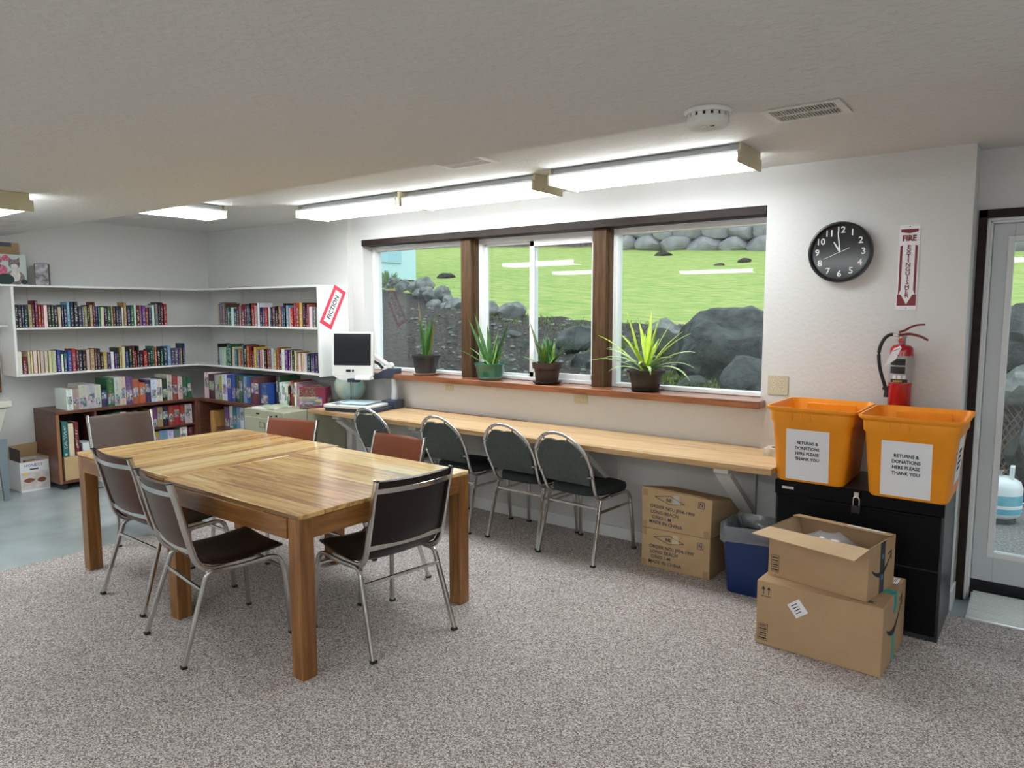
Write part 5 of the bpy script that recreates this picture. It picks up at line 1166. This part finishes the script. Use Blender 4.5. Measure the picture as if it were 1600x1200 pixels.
lv = [(.312, .266, .305), (.316, .270, .335), (.318, .272, .37), (.312, .268, .395), (.29, .245, .405), (.25, .21, .37), (.20, .16, .34), (.12, .08, .36)]
for i, (w_, d_, z) in enumerate(lv):
    for k, (px, py) in enumerate(o_):
        q = 1 + .018 * math.sin(k * 2.1 + i * 1.3) + .01 * jz[k]; vs.append((px * w_ * q, py * d_ * q, z + .009 * math.sin(k * 1.1 + i) + .008 * jz[k]))
for L in range(len(lv) - 1):
    for k in range(n): fs.append((L * n + k, L * n + (k + 1) % n, (L + 1) * n + (k + 1) % n, (L + 1) * n + k))
MB().add(vs, fs).build('liner', m_ln, t, smooth=70)

m_smile = m_ink; m_aq = mat('aqua_tape', (.02, .42, .38), .3); m_bt = mat('black_blue_tape', (.015, .02, .035), .35)
def smile(t, T_, w):
    """curved arrow like a smile: x right, y up"""
    pts = []; n = 16
    for i in range(n + 1):
        u = -1 + 2 * i / n; y = -.20 * (1 - u * u) + .10 * max(0, u); pts.append((u * .5 * w, y * w, .10 * w * (1 - .80 * abs(u + .1)) + .004))
    up_ = [(x, y + h / 2) for x, y, h in pts]; dn = [(x, y - h / 2) for x, y, h in pts]
    b = MB(); b.prism(dn + up_[::-1], 0, .0005, T=T_)
    e = pts[-1]; b.prism([(e[0] - .16 * w, e[1] + .045 * w), (e[0] + .03 * w, e[1] + .09 * w), (e[0] + .035 * w, e[1] - .13 * w), (e[0] - .01 * w, e[1] - .11 * w), (e[0] - .015 * w, e[1] + .035 * w), (e[0] - .15 * w, e[1] + .02 * w)], 0, .0005, T=T_)
    b.build('smile_arrow', m_smile, t)
# lower carton
LX, LY, LW, LD, LH = -.812, 3.408, .560, .465, .318
t = thing('shipping_carton', 'large closed brown carton with aqua tape, on the carpet before the black cabinet', 'cardboard box', (LX, LY, 0), R(-2), 'smile-arrow cartons before the black cabinet')
MB().box(-LW / 2, LW / 2, 0, LD, 0, LH).build('carton', m_card, t, bevel=.004)
TR = lambda y, z: plane_T((LW / 2 + .0006, y, z), (0, 1, 0), (0, 0, 1))
TF = lambda x, z: plane_T((x, -.0006, z), (1, 0, 0), (0, 0, 1))
MB().box(LW / 2 + .0002, LW / 2 + .001, .205, .262, .23, LH).box(.10, LW / 2 + .0012, .205, .262, LH + .0002, LH + .001).box(LW / 2 + .0002, LW / 2 + .001, .20, .25, .0, .13).box(LW / 2 + .0011, LW / 2 + .0013, .02, .03, .2, .21).build('aqua_tape', m_aq, t)
smile(t, TR(.225, .205) @ Matrix.Rotation(R(6), 4, 'Z'), .30)
bc = MB()
for r_ in ((-.024, .024, .040, .042), (-.024, .024, -.042, -.040), (-.024, -.022, -.042, .042), (.022, .024, -.042, .042), (-.018, .018, -.035, -.028), (-.018, .018, -.02, -.016), (-.018, .018, -.01, -.004), (-.018, .018, .003, .006), (-.018, .018, .012, .018), (-.018, .018, .024, .026), (-.018, .018, .031, .035)): bc.box(*r_, 0, .0004, T=TF(-.245, .065))
bc.build('printed_barcode', m_ink, t)
ar = MB()
for dx in (-.013, .013):
    ar.box(dx - .002, dx + .002, -.018, .014, 0, .0004, T=TF(-.235, .27)); ar.prism([(dx - .009, .008), (dx + .009, .008), (dx, .024)], 0, .0004, T=TF(-.235, .27))
ar.box(-.024, .024, -.027, -.024, 0, .0004, T=TF(-.235, .27)); ar.build('up_arrows', m_ink, t)
MB().box(-.033, .033, -.036, .036, 0, .0006, T=TF(-.085, .222) @ Matrix.Rotation(R(38), 4, 'Z')).build('address_label', m_paper, t)
lm = MB()
for k in range(4): lm.box(-.02, .012 - .005 * (k % 2), .02 - .013 * k, .024 - .013 * k, .0006, .0009, T=TF(-.085, .222) @ Matrix.Rotation(R(38), 4, 'Z'))
lm.build('label_print', m_ink, t)
MB().box(.13, .235, .035, .038, LH + .0002, LH + .0007).box(.13, .235, .065, .068, LH + .0002, LH + .0007).box(.14, .225, .045, .060, LH + .0002, LH + .0006).build('handling_print', m_ink, t)
MB().box(.17, .26, .36, .44, LH + .0002, LH + .0009).build('shipping_label', m_paper, t)
bq = MB()
for k in range(9): bq.box(.19 + k * .007, .193 + k * .007, .385, .43, LH + .0009, LH + .0012)
bq.build('printed_barcode', m_ink, t)
# upper carton: open, flap folded outward
t = thing('shipping_carton', 'open brown carton with black tape resting on the large carton, flap hanging out', 'cardboard box', (-.84, 3.475, LH + .0013), R(-10), 'smile-arrow cartons before the black cabinet')
UW, UD, UH, th = .470, .315, .243, .004
ub = MB().box(-UW / 2, UW / 2, 0, UD, 0, th).box(-UW / 2, UW / 2, 0, th, th, UH).box(-UW / 2, UW / 2, UD - th, UD, th, UH).box(-UW / 2, -UW / 2 + th, th, UD - th, th, UH).box(UW / 2 - th, UW / 2, th, UD - th, th, UH)
ub.build('carton', m_card, t)
MB().hexa([(-UW / 2, -.002, UH - .003), (UW / 2, -.002, UH - .003), (UW / 2 - .01, -.135, UH - .025), (-UW / 2 - .02, -.135, UH - .012)], [(-UW / 2, -.002, UH + .001), (UW / 2, -.002, UH + .001), (UW / 2 - .01, -.136, UH - .021), (-UW / 2 - .02, -.136, UH - .008)]).build('front_flap', m_cardin, t)
MB().hexa([(-UW / 2, UD, UH - .003), (UW / 2, UD, UH - .003), (UW / 2, UD - .075, UH + .006), (-UW / 2, UD - .075, UH + .006)], [(-UW / 2, UD, UH + .001), (UW / 2, UD, UH + .001), (UW / 2, UD - .075, UH + .010), (-UW / 2, UD - .075, UH + .010)]).build('back_flap', m_card, t)
MB().box(.03, .20, -.03, -.002, 0, .0007, T=Matrix.Translation((0, UD - .022, UH + .0055)) @ Matrix.Rotation(R(-7), 4, 'X')).build('shipping_label', m_paper, t)
MB().hexa([(-UW / 2 - .001, .01, UH), (-UW / 2 - .001, UD - .01, UH), (-UW / 2 - .001 + .03, UD - .02, UH - .12), (-UW / 2 + .03, .02, UH - .12)], [(-UW / 2 + .003, .01, UH), (-UW / 2 + .003, UD - .01, UH), (-UW / 2 + .034, UD - .02, UH - .12), (-UW / 2 + .034, .02, UH - .12)]).build('side_flap', m_cardin, t)
TR = lambda y, z: plane_T((UW / 2 + .0008, y, z), (0, 1, 0), (0, 0, 1))
MB().box(UW / 2 + .0002, UW / 2 + .0008, .135, .190, .0, UH).build('black_tape', m_bt, t)
smile(t, TR(.155, .135) @ Matrix.Rotation(R(4), 4, 'Z'), .22)
bd = MB()
for y_, z_ in ((.1625, .172), (.1625, .075)): bd.lathe([(.014, 0), (.014, .0006)], 12, T=TR(y_, z_))
bd.build('tape_badge', mat('tape_blue', (.05, .22, .42), .4), t)
bc = MB()
for r_ in ((-.020, .020, .040, .042), (-.020, .020, -.042, -.040), (-.020, -.018, -.042, .042), (.018, .020, -.042, .042), (-.015, .015, -.035, -.028), (-.015, .015, -.02, -.016), (-.015, .015, -.01, -.004), (-.015, .015, .003, .006), (-.015, .015, .012, .018), (-.015, .015, .026, .032)): bc.box(*r_, 0, .0004, T=plane_T((-.20, -.0006, .065), (1, 0, 0), (0, 0, 1)))
bc.build('printed_barcode', m_ink, t)
rb = random.Random(9); vs = []; fs = []; nx, ny = 14, 9
for j in range(ny + 1):
    for i in range(nx + 1):
        u, v = i / nx, j / ny; e = math.sin(PI * u) * math.sin(PI * v)
        vs.append((-UW / 2 + .02 + u * (UW - .04), .02 + v * (UD - .04), .008 + (.225 * e ** .5 + rb.uniform(-.014, .014) * (e > .05))))
for j in range(ny):
    for i in range(nx): a = j * (nx + 1) + i; fs.append((a, a + 1, a + nx + 2, a + nx + 1))
pb = tag(MB().add(vs, fs).build('plastic_bag', mat('grey_plastic_film', (.25, .24, .24), .2, spec=.7), loc=(-.84, 3.475, LH + .0013 + .0), smooth=50), 'crumpled grey plastic bag inside the open carton', 'plastic bag')
pb.rotation_euler = (0, 0, R(-10)); sd = pb.modifiers.new('s', 'SOLIDIFY'); sd.thickness = .001

# ------------------------------------------------------------ far left: nappy box, laundry sink
t = thing('nappy_carton', 'white open carton printed HONEST, on the grey floor beside the left bookcase', 'cardboard box', (-7.40, 2.485, 0), R(0))
m_wc = mat('white_card', (.76, .76, .78), .6)
MB().box(-.14, .14, -.115, .115, 0, .004).box(-.14, .14, -.115, -.111, .004, .27).box(-.14, .14, .111, .115, .004, .27).box(-.14, -.136, -.111, .111, .004, .27).box(.136, .14, -.111, .111, .004, .27).build('carton', m_wc, t)
TH = lambda y, z: plane_T((.1406, y, z), (0, 1, 0), (0, 0, 1))
text('lettering', 'HONEST', .034, mat('navy_print', (.03, .06, .15), .6), t, TH(-.01, .235), space=1.15, depth=.0003)
pb_ = MB(); pb_.box(-.11, .11, .02 - .10, .075, 0, .0003, T=TH(0, .10)); pb_.build('printed_photo', mat('pale_skin_print', (.62, .55, .52), .6, var=.2, vscale=14), t)
q = MB(); q.prism([(-.10 + .10 * i / 7, .018 * math.sin(PI * i / 7) + .0) for i in range(8)] + [(.0 - .10 * i / 7, -.025 * math.sin(PI * i / 7)) for i in range(8)], 0, .0003, T=TH(.0, .105) @ Matrix.Translation((0, 0, .0004)))
q.prism([(.02 + .035 * math.cos(2 * PI * k / 14) + .03, .022 * math.sin(2 * PI * k / 14)) for k in range(14)], 0, .0003, T=TH(.0, .095) @ Matrix.Translation((0, 0, .0004))); q.build('printed_baby', mat('brown_print', (.20, .07, .04), .6), t)
q = MB(); q.prism([(-.075 + .014 * math.cos(2 * PI * k / 14), .165 + .014 * math.sin(2 * PI * k / 14)) for k in range(14)], 0, .0003, T=TH(0, 0) @ Matrix.Translation((0, 0, .0004))); q.build('yellow_badge', mat('yellow_print', (.75, .65, .1), .6), t)
MB().box(-.04, .03, .195, .207, 0, .0004, T=TH(0, 0)).build('hand_hole', m_vdark, t)
MB().hexa([(.138, .112, .27), (-.14, .112, .27), (-.14, .116, .27), (.138, .116, .27)], [(.10, .15, .40), (-.14, .15, .38), (-.14, .154, .38), (.10, .154, .40)]).hexa([(-.138, -.11, .27), (-.138, .11, .27), (-.134, .11, .27), (-.134, -.11, .27)], [(-.13, -.11, .39), (-.13, .14, .40), (-.126, .14, .40), (-.126, -.11, .39)]).build('open_flap', m_card2, t)
MB().box(-.12, .12, -.105, -.101, .10, .38).build('dark_flap', mat('dark_card', (.07, .05, .045), .7), t)
tag(MB().box(-.06, .06, -.045, .045, 0, .26).build('parcel', m_card, loc=(-7.35, 2.49, .0045), bevel=.002), 'brown parcel with dark tape standing inside the white HONEST carton', 'parcel')
t = thing('laundry_sink', 'cream plastic laundry sink on grey metal legs at the left edge', 'sink', (-7.23, 1.98, 0))
m_cr = mat('cream_plastic', (.62, .62, .53), .45)
MB().hexa([(-.18, -.20, .53), (.14, -.20, .53), (.14, .20, .53), (-.18, .20, .53)], [(-.26, -.28, .80), (.20, -.28, .80), (.20, .26, .80), (-.26, .26, .80)]).box(-.28, .22, -.30, .29, .801, .86).build('basin', m_cr, t, bevel=.01)
MB().prism([(.03 * math.cos(2 * PI * k / 18) * 1.6, .018 * math.sin(2 * PI * k / 18)) for k in range(18)], 0, .001, T=plane_T((.150, .13, .57), (0, 1, 0), (.2, 0, 1))).build('oval_badge', m_nv, t)
m_lg2 = mat('blue_grey_metal', (.22, .27, .30), .4, .2)
for sx_ in (-1, 1):
    for sy_ in (-1, 1):
        x, y = sx_ * .16 - .02, sy_ * .215
        MB().hexa([(x + .0, y - .018, 0), (x + .035, y - .018, 0), (x + .035, y + .018, 0), (x, y + .018, 0)], [(x - .0, y - .05, .529), (x + .035, y - .05, .529), (x + .035, y + .03, .529), (x, y + .03, .529)]).build('leg', m_lg2, t)
tag(MB().box(-.13, .13, -.11, .11, 0, .26).build('cardboard_box', m_card2, loc=(-7.20, 1.98, 0), bevel=.003), 'tan cardboard box under the laundry sink at the left edge', 'cardboard box')
tag(MB().box(XW + .001, XW + .03, 1.6, 2.36, .88, 1.22).build('wooden_board', m_sill, bevel=.003), 'reddish brown wooden board on the left wall under the shelf end', 'board')
# worn patch of the painted floor by the table
